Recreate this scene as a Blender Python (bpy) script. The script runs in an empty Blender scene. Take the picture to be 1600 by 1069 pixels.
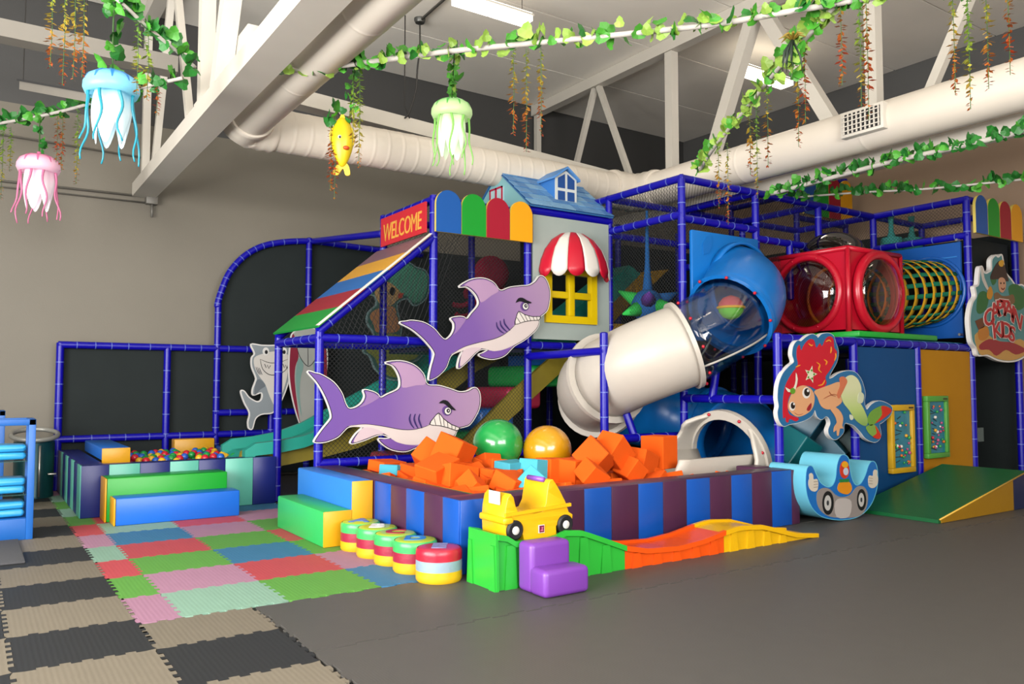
import bpy, bmesh, math, random
from mathutils import Vector, Matrix, Euler, Quaternion
from mathutils.geometry import tessellate_polygon
random.seed(7)
PI = math.pi
scene = bpy.context.scene
COL = scene.collection

# ------------------------------------------------------------ camera
FPX, CAMH, YAW = 1255.0, 1.24, math.radians(56.0)
PITCH = math.atan((602 - 534.5) / FPX)
cam = bpy.data.cameras.new('camera'); camo = bpy.data.objects.new('camera', cam); COL.objects.link(camo)
cam.sensor_width = 36.0; cam.lens = FPX / 1600.0 * 36.0; cam.clip_end = 100
camo.location = (0, 0, CAMH); camo.rotation_euler = (PI / 2 + PITCH, 0, YAW - PI / 2)
scene.camera = camo
# ------------------------------------------------------------ world, daylight, exposure
w = bpy.data.worlds.new('world'); scene.world = w; w.use_nodes = True
w.node_tree.nodes['Background'].inputs[0].default_value = (0.80, 0.88, 1.0, 1)
w.node_tree.nodes['Background'].inputs[1].default_value = 0.35
def area(name, loc, rot, sx, sy, power, col):
    l = bpy.data.lights.new(name, 'AREA'); l.shape = 'RECTANGLE'; l.size = sx; l.size_y = sy; l.energy = power; l.color = col
    o = bpy.data.objects.new(name, l); COL.objects.link(o); o.location = loc; o.rotation_euler = rot; return o
# daylight entering by the shop windows on the left side and behind the camera
area('window_daylight_side', (-4.4, 2.4, 2.2), (0, -PI / 2, 0), 3.2, 8.0, 960, (1.0, 0.965, 0.93))
area('window_daylight_rear', (0.6, -4.9, 3.3), (PI / 2, 0, 0), 7.4, 3.4, 800, (1.0, 0.96, 0.92))
scene.view_settings.view_transform = 'Standard'
scene.view_settings.look = 'None'
scene.view_settings.exposure = 1.08
scene.view_settings.gamma = 1.0
scene.view_settings.use_curve_mapping = False
LAMP = 4.0; UPL = 1.6        # emission of the tube diffusers, and of the upward glow added for the ceiling

# ------------------------------------------------------------ a pixel seen in the photograph -> a point on a plane of the room
_f0 = Vector((math.cos(YAW), math.sin(YAW), 0)); _rt = Vector((math.sin(YAW), -math.cos(YAW), 0)); _u0 = Vector((0, 0, 1))
_fw = _f0 * math.cos(PITCH) + _u0 * math.sin(PITCH); _up = _u0 * math.cos(PITCH) - _f0 * math.sin(PITCH)
_C = Vector((0, 0, CAMH))
def _ray(x, y): return _fw + _rt * ((x - 800) / FPX) - _up * ((y - 534.5) / FPX)
def AZ(x, y, z=0.0): d = _ray(x, y); return _C + d * ((z - CAMH) / d.z)
def AX(x, y, c): d = _ray(x, y); return _C + d * (c / d.x)
def AY(x, y, c): d = _ray(x, y); return _C + d * (c / d.y)
def AD(x, y, dist): d = _ray(x, y); return _C + d * dist

# ------------------------------------------------------------ materials
def lin(h):
    h = h.lstrip('#'); out = []
    for i in (0, 2, 4):
        c = int(h[i:i + 2], 16) / 255.0
        out.append(c / 12.92 if c <= 0.04045 else ((c + 0.055) / 1.055) ** 2.4)
    return (*out, 1.0)
_M = {}
ALB = 0.60                     # paints and plastics are deeper than the swatch values below
KEEP = {'white_steel_paint', 'duct_white', 'ceiling_sheet', 'lamp_diffuser', 'added_uplight_glow'}
def alb(h, k=None):
    k = ALB if k is None else k; c = lin(h); return (c[0] * k, c[1] * k, c[2] * k, 1.0)
def M(name, hexc='#808080', rough=0.5, spec=0.5, var=0.06, scale=6.0, bump=0.0, bscale=40.0, metal=0.0, coat=0.0, trans=0.0, ior=1.45, alpha=1.0, emit=0.0, rnd=0.0, ehex=None, sss=0.0):
    if name in _M: return _M[name]
    m = bpy.data.materials.new(name); m.use_nodes = True; nt = m.node_tree; p = nt.nodes['Principled BSDF']
    c = alb(hexc, 1.0 if name in KEEP else None)
    p.inputs['Base Color'].default_value = c
    p.inputs['Roughness'].default_value = rough; p.inputs['Specular IOR Level'].default_value = spec
    p.inputs['Metallic'].default_value = metal; p.inputs['Coat Weight'].default_value = coat
    p.inputs['Transmission Weight'].default_value = trans; p.inputs['IOR'].default_value = ior; p.inputs['Alpha'].default_value = alpha
    if emit:
        p.inputs['Emission Color'].default_value = lin(ehex or hexc); p.inputs['Emission Strength'].default_value = emit
    N = nt.nodes.new; L = nt.links.new
    if var or rnd or bump:
        tc = N('ShaderNodeTexCoord')
        if var or rnd:
            no = N('ShaderNodeTexNoise'); no.inputs['Scale'].default_value = scale; no.inputs['Detail'].default_value = 4
            L(tc.outputs['Object'], no.inputs['Vector'])
            mr = N('ShaderNodeMapRange'); mr.inputs[3].default_value = 1 - var; mr.inputs[4].default_value = 1 + var
            L(no.outputs['Fac'], mr.inputs[0])
            val = mr.outputs[0]
            if rnd:
                oi = N('ShaderNodeObjectInfo'); m2 = N('ShaderNodeMapRange'); m2.inputs[3].default_value = 1 - rnd; m2.inputs[4].default_value = 1 + rnd
                L(oi.outputs['Random'], m2.inputs[0]); mm = N('ShaderNodeMath'); mm.operation = 'MULTIPLY'
                L(val, mm.inputs[0]); L(m2.outputs[0], mm.inputs[1]); val = mm.outputs[0]
            hs = N('ShaderNodeHueSaturation'); hs.inputs['Color'].default_value = c; L(val, hs.inputs['Value'])
            L(hs.outputs[0], p.inputs['Base Color'])
        if bump:
            nb = N('ShaderNodeTexNoise'); nb.inputs['Scale'].default_value = bscale; nb.inputs['Detail'].default_value = 3
            L(tc.outputs['Object'], nb.inputs['Vector'])
            b = N('ShaderNodeBump'); b.inputs['Strength'].default_value = bump; b.inputs['Distance'].default_value = 0.01
            L(nb.outputs['Fac'], b.inputs['Height']); L(b.outputs[0], p.inputs['Normal'])
    _M[name] = m; return m
def grad_mat(name, stops, axis=2, lo=0.0, hi=1.0, rough=0.45, emit=0.0, spec=0.4, coords='Object'):
    """printed / moulded colour that runs along one axis of the object"""
    if name in _M: return _M[name]
    m = bpy.data.materials.new(name); m.use_nodes = True; nt = m.node_tree; p = nt.nodes['Principled BSDF']
    N = nt.nodes.new; L = nt.links.new
    tc = N('ShaderNodeTexCoord'); sx = N('ShaderNodeSeparateXYZ'); L(tc.outputs[coords], sx.inputs[0])
    mr = N('ShaderNodeMapRange'); mr.inputs[1].default_value = lo; mr.inputs[2].default_value = hi; L(sx.outputs[axis], mr.inputs[0])
    cr = N('ShaderNodeValToRGB'); el = cr.color_ramp.elements
    el[0].position, el[0].color = stops[0][0], alb(stops[0][1]); el[1].position, el[1].color = stops[-1][0], alb(stops[-1][1])
    for ps, h in stops[1:-1]: e = el.new(ps); e.color = alb(h)
    L(mr.outputs[0], cr.inputs[0]); L(cr.outputs[0], p.inputs['Base Color'])
    p.inputs['Roughness'].default_value = rough; p.inputs['Specular IOR Level'].default_value = spec
    if emit: L(cr.outputs[0], p.inputs['Emission Color']); p.inputs['Emission Strength'].default_value = emit
    _M[name] = m; return m
def vinyl(hexc, name=None): return M(name or 'vinyl_' + hexc[1:], hexc, rough=0.38, spec=0.45, var=0.04, bump=0.05, bscale=25)
def plastic(hexc, rough=0.32): return M('plastic_' + hexc[1:] + str(rough), hexc, rough=rough, spec=0.5, var=0.04, bump=0.02, bscale=60)
def printed(hexc): return M('print_' + hexc[1:], hexc, rough=0.42, spec=0.4, var=0.03, scale=3)
def foam(hexc): return M('foam_' + hexc[1:], hexc, rough=0.85, spec=0.2, var=0.05, bump=0.1, bscale=180, rnd=0.10)

# ------------------------------------------------------------ objects
ORG = {}
def tag(o, label=None, cat=None, group=None, kind=None):
    if label: o['label'] = label
    if cat: o['category'] = cat
    if group: o['group'] = group
    if kind: o['kind'] = kind
    return o
def thing(name, loc, label, cat, group=None, rot=None):
    o = bpy.data.objects.new(name, None); COL.objects.link(o); o.location = Vector(loc); o.empty_display_size = 0.1
    if rot: o.rotation_euler = rot
    ORG[o.name] = Vector(loc); tag(o, label, cat, group); return o
def mesh_of(bm, name, mats, smooth=None):
    me = bpy.data.meshes.new(name)
    bmesh.ops.recalc_face_normals(bm, faces=bm.faces)
    bm.to_mesh(me); bm.free()
    for m in (mats if isinstance(mats, (list, tuple)) else [mats]): me.materials.append(m)
    if smooth:
        me.polygons.foreach_set('use_smooth', [True] * len(me.polygons))
        if smooth is not True: me.set_sharp_from_angle(angle=math.radians(smooth))
    return me
def obj(name, bm, mats, parent=None, smooth=None, label=None, local=False):
    """one mesh object; vertices come in room coordinates unless local"""
    org = ORG.get(parent.name, Vector((0, 0, 0))) if parent else None
    if not local:
        if parent is None:
            xs = [v.co for v in bm.verts]
            org = Vector(((min(c.x for c in xs) + max(c.x for c in xs)) / 2, (min(c.y for c in xs) + max(c.y for c in xs)) / 2, min(c.z for c in xs)))
        bmesh.ops.translate(bm, vec=-org, verts=bm.verts)
    me = mesh_of(bm, name, mats, smooth)
    o = bpy.data.objects.new(name, me); COL.objects.link(o)
    if parent: o.parent = parent; ORG[o.name] = ORG.get(parent.name, Vector((0, 0, 0))) if not local else Vector((0, 0, 0))
    else:
        if not local: o.location = org
        ORG[o.name] = org if org else Vector((0, 0, 0))
    if label: o['label'] = label
    return o
def inst(name, me, parent=None, loc=(0, 0, 0), rot=(0, 0, 0), scale=None):
    o = bpy.data.objects.new(name, me); COL.objects.link(o)
    if parent: o.parent = parent
    o.location = loc; o.rotation_euler = rot
    if scale: o.scale = scale if hasattr(scale, '__len__') else (scale,) * 3
    return o
def NB(): return bmesh.new()
def bev(bm, geom, r, seg=2):
    bmesh.ops.bevel(bm, geom=geom, offset=r, segments=seg, profile=0.5, affect='EDGES', clamp_overlap=True)
def box(bm, lo, hi, r=0.0, seg=2, mi=0):
    x0, y0, z0 = lo; x1, y1, z1 = hi
    n0 = len(bm.verts)
    vs = [bm.verts.new(c) for c in ((x0, y0, z0), (x1, y0, z0), (x1, y1, z0), (x0, y1, z0), (x0, y0, z1), (x1, y0, z1), (x1, y1, z1), (x0, y1, z1))]
    fs = [bm.faces.new([vs[i] for i in q]) for q in ((3, 2, 1, 0), (4, 5, 6, 7), (0, 1, 5, 4), (1, 2, 6, 5), (2, 3, 7, 6), (3, 0, 4, 7))]
    for f in fs: f.material_index = mi
    if r:
        es = list({e for f in fs for e in f.edges}); bev(bm, es, r, seg)
    return bm
def bx(name, lo, hi, mat, parent=None, r=0.0, seg=2, label=None):
    return obj(name, box(NB(), lo, hi, r, seg), mat, parent, smooth=35 if r else None, label=label)
def frame_of(d):
    d = d.normalized(); a = Vector((0, 0, 1)) if abs(d.z) < 0.95 else Vector((1, 0, 0))
    u = d.cross(a).normalized(); return u, d.cross(u).normalized()
def tube(bm, pts, r, n=10, caps=True, mi=0, closed=False):
    """swept round tube; r a number or one radius per point"""
    pts = [Vector(p) for p in pts]; k = len(pts); rs = r if hasattr(r, '__len__') else [r] * k
    rings = []; u = None
    for i, p in enumerate(pts):
        if closed: t = pts[(i + 1) % k] - pts[i - 1]
        else: t = pts[min(i + 1, k - 1)] - pts[max(i - 1, 0)]
        t.normalize()
        if u is None: u, _ = frame_of(t)
        else: u = (u - t * u.dot(t)).normalized()
        v = t.cross(u)
        rings.append([bm.verts.new(p + (u * math.cos(2 * PI * j / n) + v * math.sin(2 * PI * j / n)) * rs[i]) for j in range(n)])
    m = k if closed else k - 1
    for i in range(m):
        a, b = rings[i], rings[(i + 1) % k]
        for j in range(n):
            f = bm.faces.new((a[j], a[(j + 1) % n], b[(j + 1) % n], b[j])); f.material_index = mi
    if caps and not closed:
        for ring in (rings[0], rings[-1]): bm.faces.new(ring).material_index = mi
    return bm
def lathe(bm, prof, n=24, c=(0, 0, 0), axis='z', mi=0, a0=0.0, a1=2 * PI):
    """revolve (radius, height) points about an axis"""
    c = Vector(c); full = abs(a1 - a0 - 2 * PI) < 1e-6; m = n if full else n + 1; rings = []
    for r, h in prof:
        ring = []
        for j in range(m):
            a = a0 + (a1 - a0) * j / n; x, y = r * math.cos(a), r * math.sin(a)
            q = {'z': (x, y, h), 'y': (x, h, y), 'x': (h, x, y)}[axis]
            ring.append(bm.verts.new(c + Vector(q)))
        rings.append(ring)
    for i in range(len(rings) - 1):
        for j in range(n):
            k = (j + 1) % m
            try: bm.faces.new((rings[i][j], rings[i][k], rings[i + 1][k], rings[i + 1][j])).material_index = mi
            except ValueError: pass
    bmesh.ops.remove_doubles(bm, verts=bm.verts, dist=1e-5)
    return bm
def ball_bm(r, n=14, m=8, c=(0, 0, 0)):
    bm = NB(); bmesh.ops.create_uvsphere(bm, u_segments=n, v_segments=m, radius=r)
    bmesh.ops.translate(bm, vec=Vector(c), verts=bm.verts); return bm
def crom(pts, n=5, closed=True):
    """smooth a polyline with a Catmull-Rom spline"""
    out = []; k = len(pts); P = [Vector(p) for p in pts]
    for i in range(k if closed else k - 1):
        if closed: a, b, c, d = P[i - 1], P[i], P[(i + 1) % k], P[(i + 2) % k]
        else: a, b, c, d = P[max(i - 1, 0)], P[i], P[i + 1], P[min(i + 2, k - 1)]
        for j in range(n):
            t = j / n
            out.append(0.5 * ((2 * b) + (c - a) * t + (2 * a - 5 * b + 4 * c - d) * t * t + (3 * b - a - 3 * c + d) * t ** 3))
    if not closed: out.append(P[-1])
    return out
def slab(bm, pts, thick, mi=0, side_mi=None):
    """closed outline (3D points on one plane), extruded by the vector thick, caps triangulated"""
    thick = Vector(thick); k = len(pts)
    a = [bm.verts.new(p) for p in pts]; b = [bm.verts.new(Vector(p) + thick) for p in pts]
    for tri in tessellate_polygon([[Vector(p) for p in pts]]):
        if len(set(tri)) < 3: continue
        for vs in ([a[i] for i in tri], [b[i] for i in tri[::-1]]):
            try: bm.faces.new(vs).material_index = mi
            except ValueError: pass
    for i in range(k):
        f = bm.faces.new((a[i], b[i], b[(i + 1) % k], a[(i + 1) % k])); f.material_index = mi if side_mi is None else side_mi
    return bm
def offset2(pts, d):
    """move a closed 2D outline along its normals; positive grows it"""
    k = len(pts); ar = sum(pts[i][0] * pts[(i + 1) % k][1] - pts[(i + 1) % k][0] * pts[i][1] for i in range(k)); s = 1 if ar > 0 else -1
    out = []
    for i in range(k):
        a, c = pts[i - 1], pts[(i + 1) % k]; tx, ty = c[0] - a[0], c[1] - a[1]; l = math.hypot(tx, ty) or 1
        out.append((pts[i][0] + s * d * ty / l, pts[i][1] - s * d * tx / l))
    return out
def text_bm(txt, size, depth=0.004, shear=0.0, bold=0.0, spacing=1.0):
    cu = bpy.data.curves.new('t', 'FONT'); cu.body = txt; cu.size = size; cu.extrude = depth; cu.shear = shear; cu.offset = bold
    cu.align_x = 'CENTER'; cu.align_y = 'CENTER'; cu.space_character = spacing; cu.resolution_u = 3
    o = bpy.data.objects.new('t', cu); COL.objects.link(o); bpy.context.view_layer.update()
    me = bpy.data.meshes.new_from_object(o.evaluated_get(bpy.context.evaluated_depsgraph_get()))
    bm = NB(); bm.from_mesh(me); bpy.data.meshes.remove(me); bpy.data.objects.remove(o); bpy.data.curves.remove(cu)
    return bm
def xform(bm, mat): bmesh.ops.transform(bm, matrix=mat, verts=bm.verts); return bm
def basis(o, ex, ey, ez):
    m = Matrix.Identity(4)
    for i, v in enumerate((ex, ey, ez, o)):
        for j in range(3): m[j][i] = v[j]
    return m

# ============================================================ THE SETTING
X0R, X1R, Y0R, Y1R, ZC = -4.5, 11.6, -5.0, 11.12, 6.05
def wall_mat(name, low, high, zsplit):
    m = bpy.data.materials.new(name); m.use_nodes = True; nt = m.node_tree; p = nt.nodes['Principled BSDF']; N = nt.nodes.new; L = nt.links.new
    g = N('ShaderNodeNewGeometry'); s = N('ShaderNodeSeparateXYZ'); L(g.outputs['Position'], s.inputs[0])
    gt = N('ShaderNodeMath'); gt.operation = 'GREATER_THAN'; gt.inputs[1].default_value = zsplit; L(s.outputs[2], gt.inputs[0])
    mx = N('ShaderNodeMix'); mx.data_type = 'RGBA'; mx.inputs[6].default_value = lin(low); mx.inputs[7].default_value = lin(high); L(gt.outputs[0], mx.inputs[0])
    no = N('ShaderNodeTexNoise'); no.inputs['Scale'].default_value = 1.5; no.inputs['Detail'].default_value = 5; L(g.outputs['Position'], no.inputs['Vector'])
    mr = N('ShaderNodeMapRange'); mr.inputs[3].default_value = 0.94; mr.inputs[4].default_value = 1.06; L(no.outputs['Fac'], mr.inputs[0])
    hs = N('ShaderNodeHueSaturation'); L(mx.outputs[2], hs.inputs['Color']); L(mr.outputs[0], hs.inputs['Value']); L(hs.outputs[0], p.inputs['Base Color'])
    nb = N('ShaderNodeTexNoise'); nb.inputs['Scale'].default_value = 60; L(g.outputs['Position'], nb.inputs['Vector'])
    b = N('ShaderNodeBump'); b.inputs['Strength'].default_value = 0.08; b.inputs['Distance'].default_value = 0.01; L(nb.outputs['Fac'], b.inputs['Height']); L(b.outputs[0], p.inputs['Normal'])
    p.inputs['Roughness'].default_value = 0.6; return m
WALL = wall_mat('wall_grey', '#645f54', '#383837', 4.6)  # grey wall, darker above the split height
WALLR = wall_mat('wall_warm', '#8d7763', '#515150', 5.0)  # beige wall, dark grey above the split height
WHITE = M('white_steel_paint', '#bcb7ac', rough=0.5, var=0.05, scale=3)
def struct(o): o['kind'] = 'structure'; return o
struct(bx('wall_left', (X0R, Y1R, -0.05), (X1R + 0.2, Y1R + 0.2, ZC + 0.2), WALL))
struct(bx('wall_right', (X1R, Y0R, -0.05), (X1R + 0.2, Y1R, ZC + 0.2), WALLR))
# the two walls that hold the shop windows (behind the camera): piers, sill and header around each opening
def window_wall(name, plane, c, a0, a1, w0, w1, z0, z1):
    bm = NB()
    def b(s0, s1, q0, q1):
        if plane == 'x': box(bm, (c - 0.2, s0, q0), (c, s1, q1))
        else: box(bm, (s0, c - 0.2, q0), (s1, c, q1))
    b(a0, w0, 0, ZC); b(w1, a1, 0, ZC); b(w0, w1, 0, z0); b(w0, w1, z1, ZC)
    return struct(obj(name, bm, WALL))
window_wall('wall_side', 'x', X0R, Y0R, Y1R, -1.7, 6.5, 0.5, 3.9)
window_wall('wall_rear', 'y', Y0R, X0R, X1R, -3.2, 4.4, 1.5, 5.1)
# ceiling of insulation sheets with taped joints
def ceil_mat():
    m = M('ceiling_sheet', '#efeadf', rough=0.55, var=0.08, scale=1.2, bump=0.25, bscale=2.2); return m
ce = struct(bx('ceiling', (X0R, Y0R, ZC + 0.02), (X1R, Y1R, ZC + 0.2), M('ceiling_deck', '#7d7a74', rough=0.8)))
for i in range(11):
    y0 = Y0R + 0.01 + i * 1.465
    bm = NB(); box(bm, (X0R + 0.01, y0, ZC), (X1R - 0.01, y0 + 1.445, ZC + 0.019)); obj('insulation_sheet', bm, ceil_mat(), ce)

# ------------------------------------------------------------ floor: grey mats and jigsaw tiles
fl = struct(bx('floor', (X0R, Y0R, -0.2), (X1R, Y1R, -0.016), M('floor_slab', '#1a1a1a', rough=0.7)))
def tile_mat(name, hexc, ridge=True, rough=0.62):
    if name in _M: return _M[name]
    m = M(name, hexc, rough=rough, spec=0.35, var=0.08, scale=9, rnd=0.06); nt = m.node_tree; p = nt.nodes['Principled BSDF']; N = nt.nodes.new; L = nt.links.new
    tc = N('ShaderNodeTexCoord'); wv = N('ShaderNodeTexWave'); wv.bands_direction = 'X'; wv.inputs['Scale'].default_value = 13 if ridge else 22; wv.inputs['Distortion'].default_value = 1.2; wv.inputs['Detail'].default_value = 2
    L(tc.outputs['Object'], wv.inputs['Vector']); b = N('ShaderNodeBump'); b.inputs['Strength'].default_value = 0.09 if ridge else 0.04; b.inputs['Distance'].default_value = 0.004
    L(wv.outputs['Fac'], b.inputs['Height']); L(b.outputs[0], p.inputs['Normal']); return m
TC = {'k': ('#26282a', 'black'), 't': ('#7a7263', 'tan'), 'p': ('#a97d95', 'pink'), 'r': ('#b8484f', 'coral red'), 'g': ('#5c9a40', 'green'), 'b': ('#3a769e', 'blue'), 'm': ('#86ab97', 'mint')}
_tm = {}
def wave(L, n, amp):
    """points along a toothed edge of length L (s, offset)"""
    out = [(0, 0)]; st = L / n
    for i in range(n):
        o = amp if i % 2 == 0 else -amp
        if i == 0 or i == n - 1: o = 0
        out += [(i * st, o), ((i + 1) * st, o)]
    out.append((L, 0)); res = [out[0]]
    for q in out[1:]:
        if q != res[-1]: res.append(q)
    return res
def jig_bm(wd, ht, th=0.014, pitch=0.0446, amp=0.0115, g=0.0012):
    nx, ny = max(3, round(wd / pitch)) | 1, max(3, round(ht / pitch)) | 1
    bot = [(s, o + g) for s, o in wave(wd, nx, amp)]; rgt = [(wd + o - g, s) for s, o in wave(ht, ny, amp)]
    top = [(s, ht + o - g) for s, o in wave(wd, nx, amp)][::-1]; lft = [(o + g, s) for s, o in wave(ht, ny, amp)][::-1]
    pts = []
    for q in [(g, g)] + bot[2:-2] + [(wd - g, g)] + rgt[2:-2] + [(wd - g, ht - g)] + top[2:-2] + [(g, ht - g)] + lft[2:-2]:
        if not pts or (abs(pts[-1][0] - q[0]) + abs(pts[-1][1] - q[1])) > 1e-5: pts.append(q)
    bm = NB(); slab(bm, [Vector((x, y, 0)) for x, y in pts], (0, 0, -th)); return bm
def jig(x0, y0, x1, y1, key):
    wd, ht = round(x1 - x0, 3), round(y1 - y0, 3); k = (wd, ht, key)
    if k not in _tm: _tm[k] = mesh_of(jig_bm(wd, ht), 'foam_tile', tile_mat('tile_' + key, TC[key][0]))
    o = inst('foam_tile', _tm[k], fl, (x0, y0, 0.0)); o.location = Vector((x0, y0, 0)) - ORG[fl.name]; return o
T = 0.58
ORG[fl.name] = fl.location.copy()
for k in range(-4, 11):
    y = 4.14 + k * T
    jig(0.19, y, 0.77, min(y + T, 11.0), 'k' if k % 2 == 0 else 't')
    if k < 8: jig(-0.39, y, 0.19, y + T, 't' if k % 2 == 0 else 'k')
for k, c in enumerate('tktk'):
    y1 = 4.60 - (0 if k == 0 else 0.47 + (k - 1) * T); y0 = 4.13 - k * T
    jig(0.77, y0, 1.35, y1, c)
Y4 = 4.62
for k, c in enumerate('pgrmprgmgmp'): jig(0.77, Y4 + k * T, 0.985, min(Y4 + (k + 1) * T, 11.0), c)
for x, cs in ((0.985, 'mpgrbmr'), (1.565, 'grbgprp'), (2.145, 'bpgrgpb')):
    for k, c in enumerate(cs): jig(x, Y4 + k * T, x + T if x < 2 else 2.70, Y4 + (k + 1) * T, c)
GREY = tile_mat('mat_grey', '#52504c', ridge=False, rough=0.5)
def strip(y0, y1):
    bm = jig_bm(round(X1R - 1.37, 3), y1 - y0, pitch=0.11, amp=0.010, g=0.0065)
    o = obj('floor_mat', bm, GREY, fl, local=True); o.location = Vector((1.36, y0, 0)) - ORG[fl.name]
strip(3.68, 4.60); strip(-0.92, 3.68); strip(-4.9, -0.92)
bx('floor_mat', (2.72, 4.612, -0.014), (X1R - 0.01, Y1R - 0.01, 0.0), GREY, fl)

# ------------------------------------------------------------ roof trusses
def beam_box(bm, p, q, wd, ht):
    p, q = Vector(p), Vector(q); d = (q - p).normalized(); u = Vector((1, 0, 0)) if abs(d.x) < 0.9 else Vector((0, 1, 0)); v = d.cross(u).normalized()
    vs = []
    for c in (p, q):
        for a, b in ((-1, -1), (1, -1), (1, 1), (-1, 1)): vs.append(bm.verts.new(c + u * a * wd / 2 + v * b * ht / 2))
    for f in ((0, 1, 2, 3), (7, 6, 5, 4), (0, 4, 5, 1), (1, 5, 6, 2), (2, 6, 7, 3), (3, 7, 4, 0)): bm.faces.new([vs[i] for i in f])
    return bm
def member(name, p, q, wd, ht, par): return obj(name, beam_box(NB(), p, q, wd, ht), WHITE, par)
def truss(x, zb, zt, label, wb):
    t = thing('roof_truss', (x, Y1R - 0.02, zb), label, 'truss', 'white steel roof trusses')
    member('bottom_chord', (x, Y1R - 0.01, zb), (x, -4.6, zb), wb, 0.17, t)
    member('top_chord', (x, Y1R - 0.01, zt - 0.09), (x, -4.6, zt - 0.09), 0.16, 0.17, t)
    member('end_post', (x, Y1R - 0.09, zb + 0.1), (x, Y1R - 0.09, zt - 0.18), 0.09, 0.09, t)
    for yb in (7.85, 4.85, 1.85, -1.15): member('vertical_strut', (x, yb, zb + 0.1), (x, yb, zt - 0.18), 0.13, 0.13, t)
    for yt, a, b, wq in ((9.45, 10.42, 8.45, 0.075), (6.35, 7.35, 5.1, 0.15), (3.35, 4.5, 2.1, 0.09), (0.35, 1.5, -0.9, 0.1)):
        member('diagonal_strut', (x, yt + 0.05, zt - 0.17), (x, a, zb + 0.08), wq, wq, t); member('diagonal_strut', (x, yt - 0.05, zt - 0.17), (x, b, zb + 0.08), wq, wq, t)
    for yb in (7.85, 4.85): obj('gusset_plate', box(NB(), (x - 0.075, yb - 0.14, zb + 0.06), (x + 0.075, yb + 0.14, zb + 0.2)), WHITE, t)
    return t
tr1 = truss(1.78, 3.73, ZC, 'white steel roof truss at the left, its wide lower chord ending at the grey wall', 0.27)
tr2 = truss(7.97, 3.64, ZC, 'white steel roof truss at the right, above the tube slide and red cube', 0.17)
bm = beam_box(NB(), (X0R + 0.02, 8.42, 4.42), (1.62, 8.42, 4.42), 0.2, 0.16); st = obj('cross_beam', bm, M('shaded_white_paint', '#8f8a80', rough=0.6)); tag(st, 'white horizontal roof strut left of the left truss, above the pink jellyfish', 'beam')  # white strut greyed, the dim corner's shade put into its colour
bm = beam_box(NB(), (2.05, 8.5, 4.42), (7.80, 8.5, 4.12), 0.2, 0.17); st = obj('cross_beam', bm, WHITE); tag(st, 'white horizontal roof strut running just above the long round duct', 'beam')

# ------------------------------------------------------------ round air duct with grilles
DW = M('duct_white', '#c6beb1', rough=0.42, var=0.05, scale=2.5, bump=0.04, bscale=8)
du = thing('air_duct', (4.8, 8.05, 3.6), 'long white round air duct running along the wall and both trusses', 'duct')
def duct(name, a, b, r, rib):
    a, b = Vector(a), Vector(b); n = max(2, int((b - a).length / rib)); pts, rs = [], []
    for i in range(n):
        p0 = a.lerp(b, i / n); p1 = a.lerp(b, (i + 1) / n); e = (b - a).normalized() * 0.008
        pts += [p0 + e, p0 + e * 2, p0 + e * 4, p1 - e * 4, p1 - e * 2, p1 - e]; rs += [r + 0.0022, r, r, r, r, r + 0.0022]
    return obj(name, tube(NB(), pts, rs, n=28), DW, du, smooth=50)
duct('duct_run', (2.32, 8.05, 3.84), (7.15, 8.05, 3.86), 0.215, 0.17)
duct('duct_arm', (2.20, 7.85, 3.86), (2.20, -4.7, 3.86), 0.205, 1.3)
duct('duct_arm', (7.46, 7.7, 3.83), (7.46, -4.7, 3.83), 0.225, 1.5)
def elbow(c, p0, p1, r):
    pts = crom([p0, c, p1], 6, closed=False); obj('duct_elbow', tube(NB(), pts, [r + 0.012 * (i % 2) for i in range(len(pts))], n=28), DW, du, smooth=60)
elbow((2.22, 8.02, 3.85), (2.20, 7.75, 3.86), (2.5, 8.05, 3.84), 0.225)
elbow((7.42, 8.02, 3.85), (7.0, 8.05, 3.86), (7.46, 7.6, 3.83), 0.25)
def grille(c, n, w_, h_):
    """louvre on the duct: n = outward normal axis (-x)"""
    x, y, z = c; g = obj('vent_grille', box(NB(), (x - 0.05, y - w_ / 2, z - h_ / 2), (x + 0.14, y + w_ / 2, z + h_ / 2), 0.008), WHITE, du, smooth=35)
    bm = NB(); box(bm, (x - 0.052, y - w_ / 2 + 0.03, z - h_ / 2 + 0.03), (x - 0.0505, y + w_ / 2 - 0.03, z + h_ / 2 - 0.03)); obj('vent_opening', bm, M('vent_dark', '#2a2a2a', rough=0.9), g)
    for i in range(9):
        yy = y - w_ / 2 + 0.045 + i * (w_ - 0.09) / 8; bm = NB(); box(bm, (x - 0.062, yy - 0.007, z - h_ / 2 + 0.03), (x - 0.0525, yy + 0.007, z + h_ / 2 - 0.03)); obj('louvre_slat', bm, WHITE, g)
    for i in range(4):
        zz = z - h_ / 2 + 0.06 + i * (h_ - 0.12) / 3; bm = NB(); box(bm, (x - 0.068, y - w_ / 2 + 0.03, zz - 0.005), (x - 0.0625, y + w_ / 2 - 0.03, zz + 0.005)); obj('louvre_slat', bm, WHITE, g)
gp = AX(1352, 190, 7.26); grille((7.24, gp.y, gp.z), '-x', 0.46, 0.26)
bx('duct_box', (1.86, 6.75, 3.95), (2.04, 7.15, 4.30), WHITE, du, 0.01)
bx('duct_box', (2.36, 7.45, 3.97), (2.54, 7.85, 4.17), WHITE, du, 0.01)

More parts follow.
